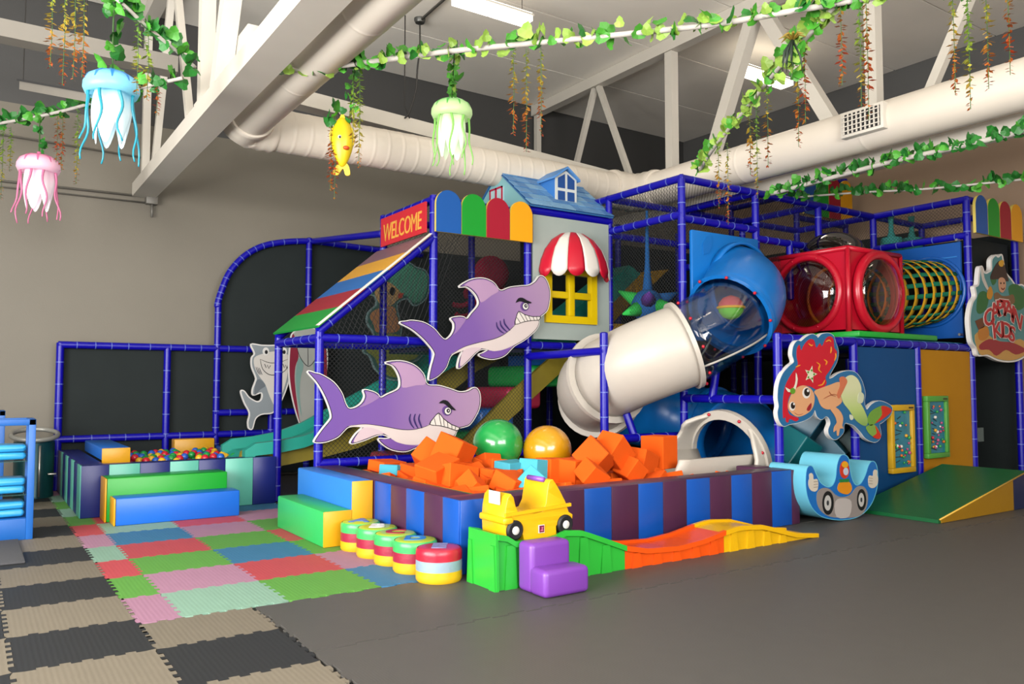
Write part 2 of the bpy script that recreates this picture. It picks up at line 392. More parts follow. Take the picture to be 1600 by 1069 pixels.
# ------------------------------------------------------------ conduits on the left wall
CON = M('conduit_grey', '#8b8880', rough=0.45, metal=0.3)
cd = thing('wall_conduit', (0.9, Y1R - 0.05, 3.4), 'grey electrical conduit with square junction box on the left wall under the truss', 'conduit')
obj('conduit_pipe', tube(NB(), [(X0R + 0.05, Y1R - 0.03, 3.58), (1.86, Y1R - 0.03, 3.66)], 0.014, 8), CON, cd, True)
obj('conduit_pipe', tube(NB(), [(X0R + 0.05, Y1R - 0.03, 3.54), (1.86, Y1R - 0.03, 3.58)], 0.010, 8), CON, cd, True)
bx('junction_box', (1.80, Y1R - 0.11, 3.56), (1.94, Y1R - 0.002, 3.70), CON, cd, 0.008)
obj('conduit_drop', tube(NB(), [(1.88, Y1R - 0.05, 3.57), (1.88, Y1R - 0.05, 3.40)], 0.016, 8), CON, cd, True)
c2 = obj('wall_conduit', tube(NB(), [(X0R + 0.05, Y1R - 0.03, 4.28), (1.75, Y1R - 0.03, 4.16)], 0.012, 8), CON, smooth=True); tag(c2, 'thin grey conduit running along the left wall behind the jellyfish lamps', 'conduit')

# ------------------------------------------------------------ ceiling lights
def lamp_mat(): return M('lamp_diffuser', '#fff6e6', rough=0.4, var=0, emit=LAMP, ehex='#fff1dc')
def light(x0, y0, x1, y1, z, label, lit=True):
    t = thing('ceiling_light', ((x0 + x1) / 2, (y0 + y1) / 2, z), label, 'light', 'rectangular hanging ceiling lights')
    bx('housing', (x0, y0, z + 0.06), (x1, y1, z + 0.085), WHITE, t, 0.008)
    bx('diffuser', (x0 + 0.015, y0 + 0.015, z), ((x0 + x1) / 2 - 0.006, y1 - 0.015, z + 0.06), lamp_mat() if lit else WHITE, t, 0.004)
    bx('diffuser', ((x0 + x1) / 2 + 0.006, y0 + 0.015, z), (x1 - 0.015, y1 - 0.015, z + 0.06), lamp_mat() if lit else WHITE, t, 0.004)
    bx('added_uplight', (x0 + 0.02, y0 + 0.02, z + 0.085), (x1 - 0.02, y1 - 0.02, z + 0.10), M('added_uplight_glow', '#fff6e6', rough=0.4, var=0, emit=UPL, ehex='#fff1dc'), t)  # emitting strip added on top of the fixture to brighten the ceiling
    for x in (x0 + 0.1, x1 - 0.1): obj('hanger_wire', tube(NB(), [(x, (y0 + y1) / 2, z + 0.07), (x, (y0 + y1) / 2, ZC)], 0.004, 6), M('wire_dark', '#33312e', rough=0.6), t)
    return t
light(4.45, 7.64, 5.48, 7.88, 5.6, 'lit white ceiling light above the green jellyfish lamp, nearest the left wall')
light(8.80, 7.20, 9.82, 7.45, 5.6, 'lit white ceiling light seen through the right truss above the blue slide')
for x, y in ((0.3, 3.2), (4.5, 3.2), (8.8, 3.0), (-2.6, -1.2), (0.3, -1.2), (4.5, -1.2), (8.8, -1.2)): light(x, y, x + 1.02, y + 0.24, 5.6, 'lit white ceiling light outside the view above the open floor')
a, b = AD(32, 133, 8.2), AD(136, 152, 7.7)
t = thing('unlit_strip_light', a, 'unlit white strip light hanging on two wires behind the blue jellyfish', 'light')
obj('housing', beam_box(NB(), a, b, 0.02, 0.085), M('shaded_white_paint'), t)  # white housing in the same grey, shade put into the colour
obj('reflector_cap', beam_box(NB(), a + Vector((0, 0, 0.05)), b + Vector((0, 0, 0.05)), 0.07, 0.02), M('strip_dark', '#3c3c3c', rough=0.6), t)
for p in (a.lerp(b, 0.04), a.lerp(b, 0.96)): obj('hanger_wire', tube(NB(), [p + Vector((0, 0, 0.05)), Vector((p.x, p.y, ZC))], 0.006, 6), M('wire_dark'), t)
# junction box with a loose cord in front of the left wall
p = AZ(656, 29, ZC)
t = thing('pendant_cord', (p.x, p.y, ZC - 0.1), 'round ceiling junction box with two thin dark cords hanging left of the green jellyfish', 'cord')
obj('junction_box', lathe(NB(), [(0, -0.06), (0.06, -0.06), (0.075, -0.03), (0.075, 0)], 14, (p.x, p.y, ZC)), M('galvanised', '#6f706c', rough=0.4, metal=0.6), t, 40)
obj('cord', tube(NB(), crom([(p.x, p.y, ZC - 0.06)] + [AD(q, r, 9.4) for q, r in ((656, 70), (652, 110), (650, 140), (640, 175), (632, 185))], 4, False), 0.010, 6), M('wire_dark'), t, True)
obj('cord', tube(NB(), [AD(633, 24, 9.4), AD(632, 165, 9.4), AD(640, 185, 9.4)], 0.007, 6), M('wire_dark'), t, True)
obj('conduit_pipe', tube(NB(), [(p.x, p.y, ZC - 0.03), (p.x - 0.2, p.y - 6.0, ZC - 0.03)], 0.018, 8), CON, t, True)

# ============================================================ PLAY STRUCTURE FRAME
GX = [2.75, 3.97, 5.17, 6.38, 7.60, 8.80, 10.0, 11.2]; GY = [4.93, 6.15, 7.35, 8.57]
Z1, Z2 = 1.69, 3.50
PIPE = M('pipe_blue', '#0e07a4', rough=0.34, spec=0.38, var=0.05, scale=5, bump=0.06, bscale=30)
TIE = M('tie_pale_blue', '#6478c8', rough=0.4, var=0)
NETM = M('net_black', '#1b1e20', rough=0.8, var=0)
SHEET = M('black_mesh_sheet', '#1e2626', rough=0.75, spec=0.25, var=0.15, scale=4)
_pr = random.Random(3)
def pipe(par, p, q, name='frame_beam', r=0.043, ties=True):
    p, q = Vector(p), Vector(q); d = q - p; ln = d.length; d.normalize()
    e = d * 0.02
    o = obj(name, tube(NB(), [p - e * 1.6, p - e, p + e, q - e, q + e, q + e * 1.6], [r * 0.55, r, r, r, r, r * 0.55], n=12), PIPE, par, smooth=45)
    if ties and ln > 0.3:
        bm = NB(); s = 0.12 + _pr.random() * 0.08
        while s < ln - 0.08:
            c = p + d * s; tube(bm, [c - d * 0.0045, c + d * 0.0045], r + 0.0028, n=12); s += 0.17 + _pr.random() * 0.12
        if len(bm.verts): obj('cable_ties', bm, TIE, o)['kind'] = 'stuff'
        else: bm.free()
    return o
def net(par, o, u, v, step=0.045, wd=0.004):
    """knotted netting: diagonal strands on the parallelogram o, o+u, o+v"""
    o, u, v = Vector(o), Vector(u), Vector(v); lu, lv = u.length, v.length; eu, ev = u / lu, v / lv; bm = NB()
    k = -lv
    while k < lu:
        for sgn in (1, -1):
            pts = []
            # strand s = k + t (or mirrored), t in 0..lv
            t0 = max(0, -k); t1 = min(lv, lu - k)
            if t1 - t0 > 0.03:
                a, b = (k + t0, t0), (k + t1, t1)
                if sgn < 0: a, b = (lu - a[0], a[1]), (lu - b[0], b[1])
                h = wd * 0.7; P = lambda s, t, ds: o + eu * (s + ds) + ev * t
                vs = [bm.verts.new(P(a[0], a[1], -h)), bm.verts.new(P(a[0], a[1], h)), bm.verts.new(P(b[0], b[1], h)), bm.verts.new(P(b[0], b[1], -h))]
                bm.faces.new(vs)
        k += step
    return obj('netting', bm, NETM, par)
def sheet(par, o, u, v, th, mat=SHEET, name='black_sheet'):
    o, u, v = Vector(o), Vector(u), Vector(v)
    return obj(name, slab(NB(), [o, o + u, o + u + v, o + v], th), mat, par)

PS = thing('play_structure', (6.4, 6.2, 0), 'large indoor play structure of padded blue pipes with black netting', 'play structure')
def post(i, j, z, z0=0.0): return pipe(PS, (GX[i], GY[j], z0 + 0.03), (GX[i], GY[j], z), 'frame_post')
for i, j, z in ((0, 2, 1.73), (0, 3, 1.73), (1, 2, 3.20), (1, 3, 3.20), (2, 2, 3.2), (2, 3, 3.2), (3, 2, Z2), (3, 3, Z2), (3, 1, Z2), (4, 1, Z2), (6, 1, Z2),
                (6, 0, Z2), (7, 0, Z2), (3, 0, 1.71), (4, 0, Z1), (5, 0, Z1), (4, 2, Z2), (5, 2, Z2), (6, 2, 4.42), (7, 2, 4.42), (7, 1, Z2), (4, 3, Z2), (5, 3, Z2), (6, 3, 4.42)): post(i, j, z)
pipe(PS, (GX[5], GY[1], 2.9), (GX[5], GY[1], Z2), 'frame_post')
pipe(PS, (8.22, GY[1], 2.3), (8.22, GY[1], 2.96), 'frame_post')
pipe(PS, (5.26, GY[1], 0.03), (5.26, GY[1], 1.74), 'frame_post')
def bX(j, i0, i1, z): return pipe(PS, (GX[i0], GY[j], z), (GX[i1], GY[j], z))
def bY(i, j0, j1, z): return pipe(PS, (GX[i], GY[j0], z), (GX[i], GY[j1], z))
for i in range(0, 3): bX(2, i, i + 1, Z1)
for i in range(0, 3): bX(3, i, i + 1, Z1)
bY(0, 2, 3, Z1); bY(1, 2, 3, Z1)
for i in range(3, 7): bX(0, i, i + 1, Z1)
for i in range(4, 6): bX(1, i, i + 1, Z1); bX(2, i, i + 1, Z1)
for i in (4, 5, 6): bY(i, 0, 1, Z1)
bY(1, 2, 3, 3.18); bX(2, 1, 2, 3.18); bX(3, 1, 2, 3.18); bX(3, 2, 3, 3.18); bY(2, 2, 3, 3.18)
pipe(PS, (GX[2], GY[2], 3.22), (GX[3], GY[2], 3.22), r=0.05, ties=False)
for i in range(3, 6): bX(1, i, i + 1, Z2); bX(2, i, i + 1, Z2)
bY(3, 1, 2, Z2); bY(4, 1, 2, Z2); bY(5, 1, 2, Z2); bY(6, 0, 1, Z2); bY(6, 1, 2, Z2); bY(3, 2, 3, Z2); bX(0, 6, 7, Z2); bX(1, 6, 7, Z2); bY(7, 0, 1, Z2)
bX(1, 3, 4, 3.06); pipe(PS, (GX[4], GY[1], 2.96), (8.75, GY[1], 2.96)); bY(6, 0, 1, 3.06); bX(2, 3, 4, 3.06); bX(2, 4, 5, 3.06); bY(3, 1, 2, 3.1); bY(4, 1, 2, 2.75)
pipe(PS, (GX[0], GY[2], 0.50), (GX[2], GY[2], 0.50)); pipe(PS, (5.26, GY[1], 0.70), (GX[3], GY[1], 0.70)); bY(3, 0, 1, 1.10)
pipe(PS, (5.26, 6.6, 0.5), (6.2, 6.9, 0.5))
pipe(PS, (GX[2], GY[2], 1.56), (5.26, GY[1], 1.58), ties=False)
pipe(PS, (GX[0], GY[2], 1.76), (3.94, GY[2], 2.76)); pipe(PS, (GX[0], GY[3], 1.76), (3.94, GY[3], 2.76))
pipe(PS, (5.72, 6.22, 0.72), (5.68, 6.28, 0.92), ties=True); pipe(PS, (6.38, 5.75, 1.10), (6.40, 5.72, 1.36), ties=True)
# tall rear corner of the structure
bX(2, 6, 7, 4.40); bY(6, 2, 3, 4.40); bX(2, 6, 7, 3.7)
pipe(PS, (GX[6], GY[2], 4.05), (GX[6], GY[3], 4.05)); pipe(PS, (8.8, GY[3], 4.0), (GX[6], GY[2] + 0.2, 4.42), ties=False)
# decks
DECK = M('deck_vinyl_navy', '#15203c', rough=0.5)
bx('deck', (GX[1] + 0.05, GY[2] + 0.05, 1.60), (GX[3] - 0.05, GY[3] - 0.05, 1.66), DECK, PS, 0.01)
bx('deck', (GX[3] + 0.05, GY[1] + 0.05, 1.60), (GX[6] - 0.05, GY[3] - 0.05, 1.66), DECK, PS, 0.01)
bx('deck', (GX[4] + 0.02, GY[0] + 0.06, 1.66), (GX[6] - 0.05, GY[1] - 0.05, 1.75), M('deck_teal', '#2a7d92', rough=0.5), PS, 0.01)
bx('deck_pad', (7.75, GY[0] + 0.02, 1.752), (9.3, GY[1] - 0.1, 1.815), vinyl('#17a536'), PS, 0.015, label='bright green pad under the red cube')
# black sheets that close the structure at the back and the right
sheet(PS, (4.05, 10.94, 0.05), (7.3, 0, 0), (0, 0, 3.25), (0, 0.03, 0))
sheet(PS, (11.36, 4.98, 0.05), (0, 5.9, 0), (0, 0, 3.2), (0.03, 0, 0))
sheet(PS, (GX[6] + 0.06, GY[0] + 0.07, 1.76), (1.1, 0, 0), (0, 0, 1.30), (0, 0.012, 0))
sheet(PS, (GX[3], 9.75, 0.05), (4.9, 0, 0), (0, 0, 1.55), (0, 0.02, 0))
sheet(PS, (GX[3] + 0.06, GY[3] + 0.75, 1.68), (4.85, 0, 0), (0, 0, 1.74), (0, 0.02, 0))
sheet(PS, (GX[7] + 0.06, GY[1], 1.76), (0, 3.2, 0), (0, 0, 1.70), (0.02, 0, 0))
# netting
net(PS, (GX[0] + 0.05, GY[2] + 0.01, 0.52), (1.15, 0, 0), (0, 0, 1.14))
net(PS, (GX[1] + 0.05, GY[2] + 0.01, 0.52), (1.12, 0, 0), (0, 0, 1.14))
net(PS, (GX[1] + 0.05, GY[2] + 0.01, 1.72), (1.12, 0, 0), (0, 0, 1.42))
net(PS, (GX[1] + 0.05, GY[3], 1.72), (1.12, 0, 0), (0, 0, 1.42))
net(PS, (GX[1] + 0.05, GY[2] + 0.05, 3.16), (1.12, 0, 0), (0, 1.15, 0))
net(PS, (GX[3], GY[1] + 0.05, 1.72), (0, 1.12, 0), (0, 0, 1.75))
net(PS, (GX[3] + 0.05, GY[1] + 0.05, Z2 - 0.01), (1.12, 0, 0), (0, 1.12, 0))
net(PS, (GX[4] + 0.05, GY[1] + 0.05, Z2 - 0.01), (1.1, 0, 0), (0, 1.12, 0))
net(PS, (GX[4] + 0.05, GY[1] + 0.01, 1.75), (1.10, 0, 0), (0, 0, 1.72))
net(PS, (GX[5] + 0.05, GY[1] + 0.01, 1.75), (1.10, 0, 0), (0, 0, 1.72))
net(PS, (GX[6], GY[0] + 0.05, 3.08), (0, 1.12, 0), (0, 0, 0.40))
net(PS, (GX[6] + 0.05, GY[0] + 0.05, Z2 - 0.01), (1.1, 0, 0), (0, 1.12, 0))
net(PS, (GX[3] + 0.05, GY[2], 1.75), (1.10, 0, 0), (0, 0, 1.72)); net(PS, (GX[4] + 0.05, GY[2], 1.75), (1.10, 0, 0), (0, 0, 1.72))
net(PS, (GX[6] + 0.05, GY[2], 3.1), (1.10, 0, 0), (0, 0, 1.25))
bm = NB()   # triangular net under the striped canopy
k = 0.05
while k < 1.15:
    h = k * 0.84; xk = GX[0] + k
    for sx in (-1, 1):
        a = Vector((xk, GY[2], 1.74)); ln = min(h, (1.17 - k) if sx > 0 else k) * (1.0 if sx < 0 else 1.6)
        b = a + Vector((sx * h * 0.5, 0, h * (0.55 if sx < 0 else 1.25)))
        vs = [bm.verts.new(a + Vector((-0.003, 0, 0))), bm.verts.new(a + Vector((0.003, 0, 0))), bm.verts.new(b + Vector((0.003, 0, 0))), bm.verts.new(b + Vector((-0.003, 0, 0)))]
        bm.faces.new(vs)
    k += 0.055
obj('netting', bm, NETM, PS)
# wall panels of the right front
bx('wall_panel', (GX[4] + 0.05, GY[0] - 0.01, 0.02), (GX[5] - 0.05, GY[0] + 0.02, Z1 - 0.05), M('panel_blue', '#04477c', rough=0.6, spec=0.25, var=0.05), PS, label='plain blue panel')
bx('wall_panel', (GX[5] + 0.05, GY[0] - 0.01, 0.02), (GX[6] - 0.05, GY[0] + 0.02, Z1 - 0.05), M('panel_yellow', '#b9800e', rough=0.6, spec=0.25, var=0.05), PS, label='plain yellow panel')
bx('wall_panel', (7.62, 4.96, 0.02), (GX[5], 5.0, 0.3), M('panel_blue'), PS)
bx('switch_plate', (11.0, 5.35, 0.5), (11.12, 5.37, 0.68), M('plate_grey', '#7d8a86', rough=0.5), PS)
for x, y, z in ((GX[6] - 0.05, 4.99, 3.0), (GX[6] - 0.05, 4.99, 1.85)): obj('bolt_end', tube(NB(), [(x - 0.02, y, z), (x - 0.09, y, z)], 0.016, 10), M('steel', '#c9c6c0', rough=0.3, metal=0.8), PS, 40)

# rounded fence boards along the top edges
FB = [('#0d59ab', 'blue'), ('#0a9c2b', 'green'), ('#a90f2e', 'red'), ('#f2a90b', 'yellow')]
def fence(x, y, z0, z1, wd, where):
    t = thing('fence_board_row', (x + wd * 2, y, z0), 'four round-topped boards, blue, green, red, yellow, ' + where, 'fence', 'rows of round-topped boards')
    for i, (h, nm) in enumerate(FB):
        a = x + i * wd + 0.004; b = a + wd - 0.008; r = (b - a) / 2; pts = [(a, z0), (b, z0)]
        for k in range(13): an = PI * k / 12; pts.append(((a + b) / 2 + r * math.cos(an), z1 - r + r * math.sin(an)))
        bm = NB(); slab(bm, [Vector((px, y, pz)) for px, pz in pts], (0, 0.035, 0), 0, 1)
        obj('fence_board', bm, [printed(h), M('board_edge', '#e6d060', rough=0.5)], t, label=nm + ' board')
fence(3.93, 7.23, 2.825, 3.27, 0.307, 'beside the WELCOME sign')
fence(10.03, 4.84, 3.085, 3.56, 0.30, 'above the CAPTAIN KIDS sign')
fence(10.03, 7.24, 3.75, 4.38, 0.30, 'at the rear top under the roof truss')

# ------------------------------------------------------------ frame of the ball pit on the left wall
BF = thing('arched_pipe_wall', (2.2, 10.9, 0), 'blue pipe frame with black mesh panels and rounded arch behind the ball pit', 'pipe wall')
YB = 10.88
pipe(BF, (0.88, YB, 0.03), (0.88, YB, 1.72), 'frame_post'); pipe(BF, (2.07, YB, 0.03), (2.07, YB, 1.69), 'frame_post'); pipe(BF, (2.68, YB, 0.03), (2.68, YB, 2.3), 'frame_post')
pipe(BF, (0.88, YB, 1.72), (2.68, YB, 1.72)); pipe(BF, (2.68, YB, 1.72), (4.0, YB, 1.72)); pipe(BF, (0.88, YB, 0.60), (2.68, YB, 0.60)); pipe(BF, (2.68, YB, 0.60), (4.0, YB, 0.60))
pipe(BF, (2.68, YB, 0.88), (3.97, YB, 0.88)); pipe(BF, (3.9, YB, 0.03), (3.9, YB, 3.28), 'frame_post'); pipe(BF, (3.4, YB, 0.03), (3.4, YB, 0.88), 'frame_post')
arc = crom([AY(x, y, YB) for x, y in ((339, 480), (345, 458), (360, 424), (388, 396), (425, 381), (483, 377), (540, 384), (600, 392), (660, 399))], 6, False)
arc[0] = Vector((2.68, YB, arc[0].z))
o = obj('arch_pipe', tube(NB(), arc, 0.043, 12), PIPE, BF, True)
bm = NB(); s = 0
for i in range(2, len(arc) - 1, 2):
    d = (arc[i + 1] - arc[i - 1]).normalized(); tube(bm, [arc[i] - d * 0.0045, arc[i] + d * 0.0045], 0.0458, 12)
obj('cable_ties', bm, TIE, o)['kind'] = 'stuff'
pipe(BF, (3.95, YB - 0.05, 3.26), (GX[1], GY[3] + 0.06, 3.02), ties=False)
ys = YB + 0.05
obj('black_sheet', slab(NB(), [Vector((0.9, ys, 0.05)), Vector((2.68, ys, 0.05)), Vector((2.68, ys, 1.72)), Vector((0.9, ys, 1.72))], (0, 0.02, 0)), SHEET, BF)
top = [Vector((p.x, ys, p.z)) for p in arc]
obj('black_sheet', slab(NB(), [Vector((2.68, ys, 0.05)), Vector((top[-1].x, ys, 0.05))] + top[::-1], (0, 0.02, 0)), SHEET, BF)

# ------------------------------------------------------------ striped canopy and WELCOME sign
CN = thing('striped_canopy', (3.3, 7.9, 1.8), 'sloping canopy striped green, red, blue, yellow and mauve under the WELCOME sign', 'canopy')
ca, cb = Vector((2.70, 7.29, 1.80)), Vector((3.90, 7.29, 2.80)); nn = Vector((-(cb - ca).z, 0, (cb - ca).x)).normalized()
for i, h in enumerate(('#1f9d3c', '#a82a36', '#2d74c2', '#efb13c', '#8b6872')):
    p, q = ca.lerp(cb, i / 5), ca.lerp(cb, (i + 1) / 5); bm = NB()
    slab(bm, [p, q, q + Vector((0, 1.33, 0)), p + Vector((0, 1.33, 0))], nn * -0.02); obj('stripe_panel', bm, vinyl(h), CN)
obj('white_edging', beam_box(NB(), ca + nn * 0.004 + Vector((0, -0.012, 0)), cb + nn * 0.004 + Vector((0, -0.012, 0)), 0.03, 0.022), M('edging_white', '#e8e0d2', rough=0.5), CN)
WS = thing('welcome_sign', (3.89, 7.87, 2.83), 'red sign with yellow WELCOME lettering at the top of the striped canopy', 'sign')
bx('sign_board', (3.885, 7.375, 2.83), (3.905, 8.47, 3.155), printed('#cf2a36'), WS)
bm = text_bm('WELCOME', 0.27, 0.003, shear=0.08, bold=0.0, spacing=0.95)
xs_ = [v.co.x for v in bm.verts]; ys_ = [v.co.y for v in bm.verts]; sx = 0.93 / (max(xs_) - min(xs_)); sy = 0.195 / (max(ys_) - min(ys_))
xform(bm, basis(Vector((3.882, 7.925, 2.965)), Vector((0, -sx, 0)), Vector((0, 0, sy)), Vector((-1, 0, 0)))); obj('lettering', bm, printed('#eeb04c'), WS, label='yellow lettering WELCOME')

# ------------------------------------------------------------ house front: grey panel, window, awning, roof and dormer
HP = thing('house_front', (5.77, 7.3, 1.75), 'pale grey house-front panel with yellow four-pane window', 'panel')
wx0, wx1, wz0, wz1 = 5.37, 6.12, 1.95, 2.60
bm = NB()
for lo, hi in (((5.22, 7.31, 1.76), (wx0 + 0.03, 7.34, 3.17)), ((wx1 - 0.03, 7.31, 1.76), (6.335, 7.34, 3.17)), ((wx0 + 0.03, 7.31, 1.76), (wx1 - 0.03, 7.34, wz0 + 0.03)), ((wx0 + 0.03, 7.31, wz1 - 0.03), (wx1 - 0.03, 7.34, 3.17))): box(bm, lo, hi)
obj('grey_panel', bm, M('panel_grey', '#a8b4ae', rough=0.5, var=0.04), HP)
YW = plastic('#e6c400')
wf = obj('window_frame', NB(), YW, HP); bm = NB()
for lo, hi in (((wx0, 7.27, wz0), (wx1, 7.35, wz0 + 0.085)), ((wx0, 7.27, wz1 - 0.085), (wx1, 7.35, wz1)), ((wx0, 7.27, wz0 + 0.085), (wx0 + 0.085, 7.35, wz1 - 0.085)), ((wx1 - 0.085, 7.27, wz0 + 0.085), (wx1, 7.35, wz1 - 0.085))): box(bm, lo, hi)
bmesh.ops.translate(bm, vec=-ORG[HP.name], verts=bm.verts); bm.to_mesh(wf.data); bm.free()
cx, cz = (wx0 + wx1) / 2, (wz0 + wz1) / 2
bx('window_bar', (cx - 0.045, 7.275, wz0 + 0.085), (cx + 0.045, 7.345, wz1 - 0.085), YW, HP, 0.01); bx('window_bar', (wx0 + 0.085, 7.278, cz - 0.04), (wx1 - 0.085, 7.342, cz + 0.04), YW, HP, 0.01)
AW = thing('window_awning', (5.77, 7.2, 2.5), 'domed red and white striped awning over the yellow window', 'awning')
def gore(a0, a1, mat, R=0.475, n=6):
    bm = NB(); rows = []
    prof = [(0.02, 3.02), (0.16, 2.99), (0.29, 2.91), (0.39, 2.79), (0.45, 2.66), (0.475, 2.56)]
    for r, z in prof: rows.append([(r, z, a0 + (a1 - a0) * k / n) for k in range(n + 1)])
    rows.append([(0.478, 2.56 - 0.03 - 0.075 * math.sin(PI * k / n) ** 0.7, a0 + (a1 - a0) * k / n) for k in range(n + 1)])
    V = [[bm.verts.new((5.765 - r * math.cos(a), 7.30 - r * math.sin(a) * 0.8 + 0.0, z)) for r, z, a in row] for row in rows]
    for i in range(len(V) - 1):
        for k in range(n): bm.faces.new((V[i][k], V[i][k + 1], V[i + 1][k + 1], V[i + 1][k]))
    o = obj('awning_gore', bm, mat, AW, 60); so = o.modifiers.new('thick', 'SOLIDIFY'); so.thickness = 0.012; so.offset = -1
AR, AWH = vinyl('#c8102e'), vinyl('#e9e3da')
for k in range(7): gore(PI * k / 7 + 0.002, PI * (k + 1) / 7 - 0.002, AR if k % 2 == 0 else AWH)
RF = thing('toy_house_roof', (5.77, 7.9, 3.27), 'blue shingled toy house roof with dormer above the striped awning', 'roof')
GB = M('gable_cyan', '#8fc9cf', rough=0.5, var=0.12, scale=2)
ey, ry, ez, rz = 7.28, 7.96, 3.27, 3.81; by = 2 * ry - ey
obj('gable', slab(NB(), [Vector((5.18, ey + 0.03, ez)), Vector((5.18, by, ez)), Vector((5.18, ry, rz - 0.03))], (0.03, 0, 0)), GB, RF)
obj('gable', slab(NB(), [Vector((6.35, ey + 0.03, ez)), Vector((6.35, by, ez)), Vector((6.35, ry, rz - 0.03))], (0.03, 0, 0)), GB, RF)
M('roof_deck_blue', '#2d6aa8', rough=0.5)
for sgn, yb in ((1, ey), (-1, by)):
    obj('roof_slope', slab(NB(), [Vector((5.16, yb, ez)), Vector((6.39, yb, ez)), Vector((6.39, ry, rz)), Vector((5.16, ry, rz))], (0, 0, -0.02)), M('roof_deck_blue'), RF)
sh = [M('shingle_a', '#6ea6dc', rough=0.5, var=0.25, scale=5), M('shingle_b', '#5a93d0', rough=0.5, var=0.25, scale=5), M('shingle_c', '#86b9e2', rough=0.5, var=0.25, scale=5)]
e0, e1 = Vector((0, ey - 0.005, ez - 0.005)), Vector((0, ry, rz)); sn = Vector((0, -(rz - ez), ry - ey)).normalized()
rr = random.Random(5)
for r_ in range(6):
    x = 5.16; first = True
    while x < 6.385:
        wd = rr.uniform(0.11, 0.19); 
        if first and r_ % 2: wd *= 0.6
        first = False; xe = min(x + wd, 6.39)
        if 6.39 - xe < 0.05: xe = 6.39
        p, q = e0.lerp(e1, r_ / 6), e0.lerp(e1, (r_ + 1) / 6)
        lo = [Vector((x + 0.003, p.y, p.z)) + sn * 0.012, Vector((xe - 0.003, p.y, p.z)) + sn * 0.012, Vector((xe - 0.003, q.y, q.z)) + sn * 0.003, Vector((x + 0.003, q.y, q.z)) + sn * 0.003]
        obj('shingle', slab(NB(), lo, sn * 0.008), rr.choice(sh), RF); x = xe
rd = printed('#c21f45')
gw = [AX(x, y, 5.17) for x, y in ((766, 296), (786, 288), (786, 311), (766, 318))]
yA, yB_, zA, zB = gw[0].y, gw[1].y, 3.40, 3.60
wfr = bx('gable_window', (5.165, yB_, zA), (5.18, yA, zB), printed('#bfe0e4'), RF)
for lo, hi in (((yB_, zA), (yA, zA + 0.02)), ((yB_, zB - 0.02), (yA, zB)), ((yB_, zA), (yB_ + 0.02, zB)), ((yA - 0.02, zA), (yA, zB)), (((yA + yB_) / 2 - 0.015, zA), ((yA + yB_) / 2 + 0.015, zB))):
    bx('muntin', (5.155, lo[0], lo[1]), (5.166, hi[0], hi[1]), rd, wfr)
# dormer
D_ = 7.46; c = {k: AY(x, y, D_) for k, (x, y) in dict(bl=(867, 316), br=(897, 319), tr=(902, 282), ap=(887.5, 268), tl=(871.5, 277)).items()}
x0d, x1d = c['bl'].x, c['br'].x + 0.03; zb_, zt_, za_ = c['bl'].z, c['tl'].z, c['ap'].z; xm = (x0d + x1d) / 2
BD = plastic('#3f86d8', 0.45)
fr = [Vector((x0d, D_, zb_)), Vector((x1d, D_, zb_)), Vector((x1d, D_, zt_)), Vector((xm, D_, za_)), Vector((x0d, D_, zt_))]
dm = obj('dormer', slab(NB(), fr, (0, 0.42, 0)), BD, RF, label='blue dormer with a white window')
for sgn in (-1, 1):
    xe = x0d - 0.03 if sgn < 0 else x1d + 0.03; ze = zt_ - 0.025
    obj('dormer_roof', slab(NB(), [Vector((xe, D_ - 0.05, ze)), Vector((xm, D_ - 0.05, za_ + 0.02)), Vector((xm, D_ + 0.45, za_ + 0.02)), Vector((xe, D_ + 0.45, ze))], (0, 0, 0.025)), plastic('#5a9ce4', 0.45), dm)
ins = 0.035
WF = M('window_white', '#dfe6e4', rough=0.5)
obj('dormer_window', slab(NB(), [p + Vector((0, -0.012, 0)) for p in fr], (0, 0.012, 0)), WF, dm)
for xa, xb in ((x0d + ins, xm - 0.018), (xm + 0.018, x1d - ins)):
    zm = (zb_ + zt_) / 2 + 0.01
    bx('pane', (xa, D_ - 0.016, zb_ + ins), (xb, D_ - 0.011, zm - 0.018), printed('#1b4f97'), dm)
    lft = xa < xm - 0.05
    zi = lambda xx: zt_ - 0.03 + (za_ - zt_) * (1 - abs(xx - xm) / (xm - x0d))
    obj('pane', slab(NB(), [Vector((xa, D_ - 0.016, zm + 0.018)), Vector((xb, D_ - 0.016, zm + 0.018)), Vector((xb, D_ - 0.016, zi(xb))), Vector((xa, D_ - 0.016, zi(xa)))], (0, 0.005, 0)), printed('#1b4f97'), dm)

# ------------------------------------------------------------ padded stairs and slide inside
ST = thing('padded_stairs', (4.8, 7.95, 0.3), 'padded stairs in green, red and blue with olive side band behind the net', 'stairs')
for (x, z, h) in ((3.75, 0.50, '#8c1f3c'), (4.20, 0.74, '#17803c'), (4.62, 0.98, '#1560b0'), (5.0, 1.22, '#a81f42'), (5.32, 1.47, '#129a44'), (5.62, 1.66, '#1560b0')):
    bx('stair_pad', (x, 7.50, z - 0.25), (x + 0.48, 8.46, z), vinyl(h), ST, 0.06, 4)
OL = M('olive_padding', '#8a7c1c', rough=0.6, var=0.12, scale=10, bump=0.2, bscale=20)
pts = [AY(x, y, 7.44) for x, y in ((728, 712), (760, 690), (830, 625), (870, 588), (905, 560), (915, 548), (860, 560), (800, 612), (750, 662), (722, 690))]
obj('side_band', slab(NB(), pts, (0, 0.05, 0)), OL, ST)
SL = thing('inner_slide', (4.0, 9.1, 0.4), 'teal slide with olive padded side coming down behind the purple sharks', 'slide')
up = [AY(x, y, 8.72) for x, y in ((374, 722), (378, 706), (395, 695), (430, 691), (470, 683), (510, 668), (560, 640), (620, 607), (690, 566), (760, 528), (800, 512))]
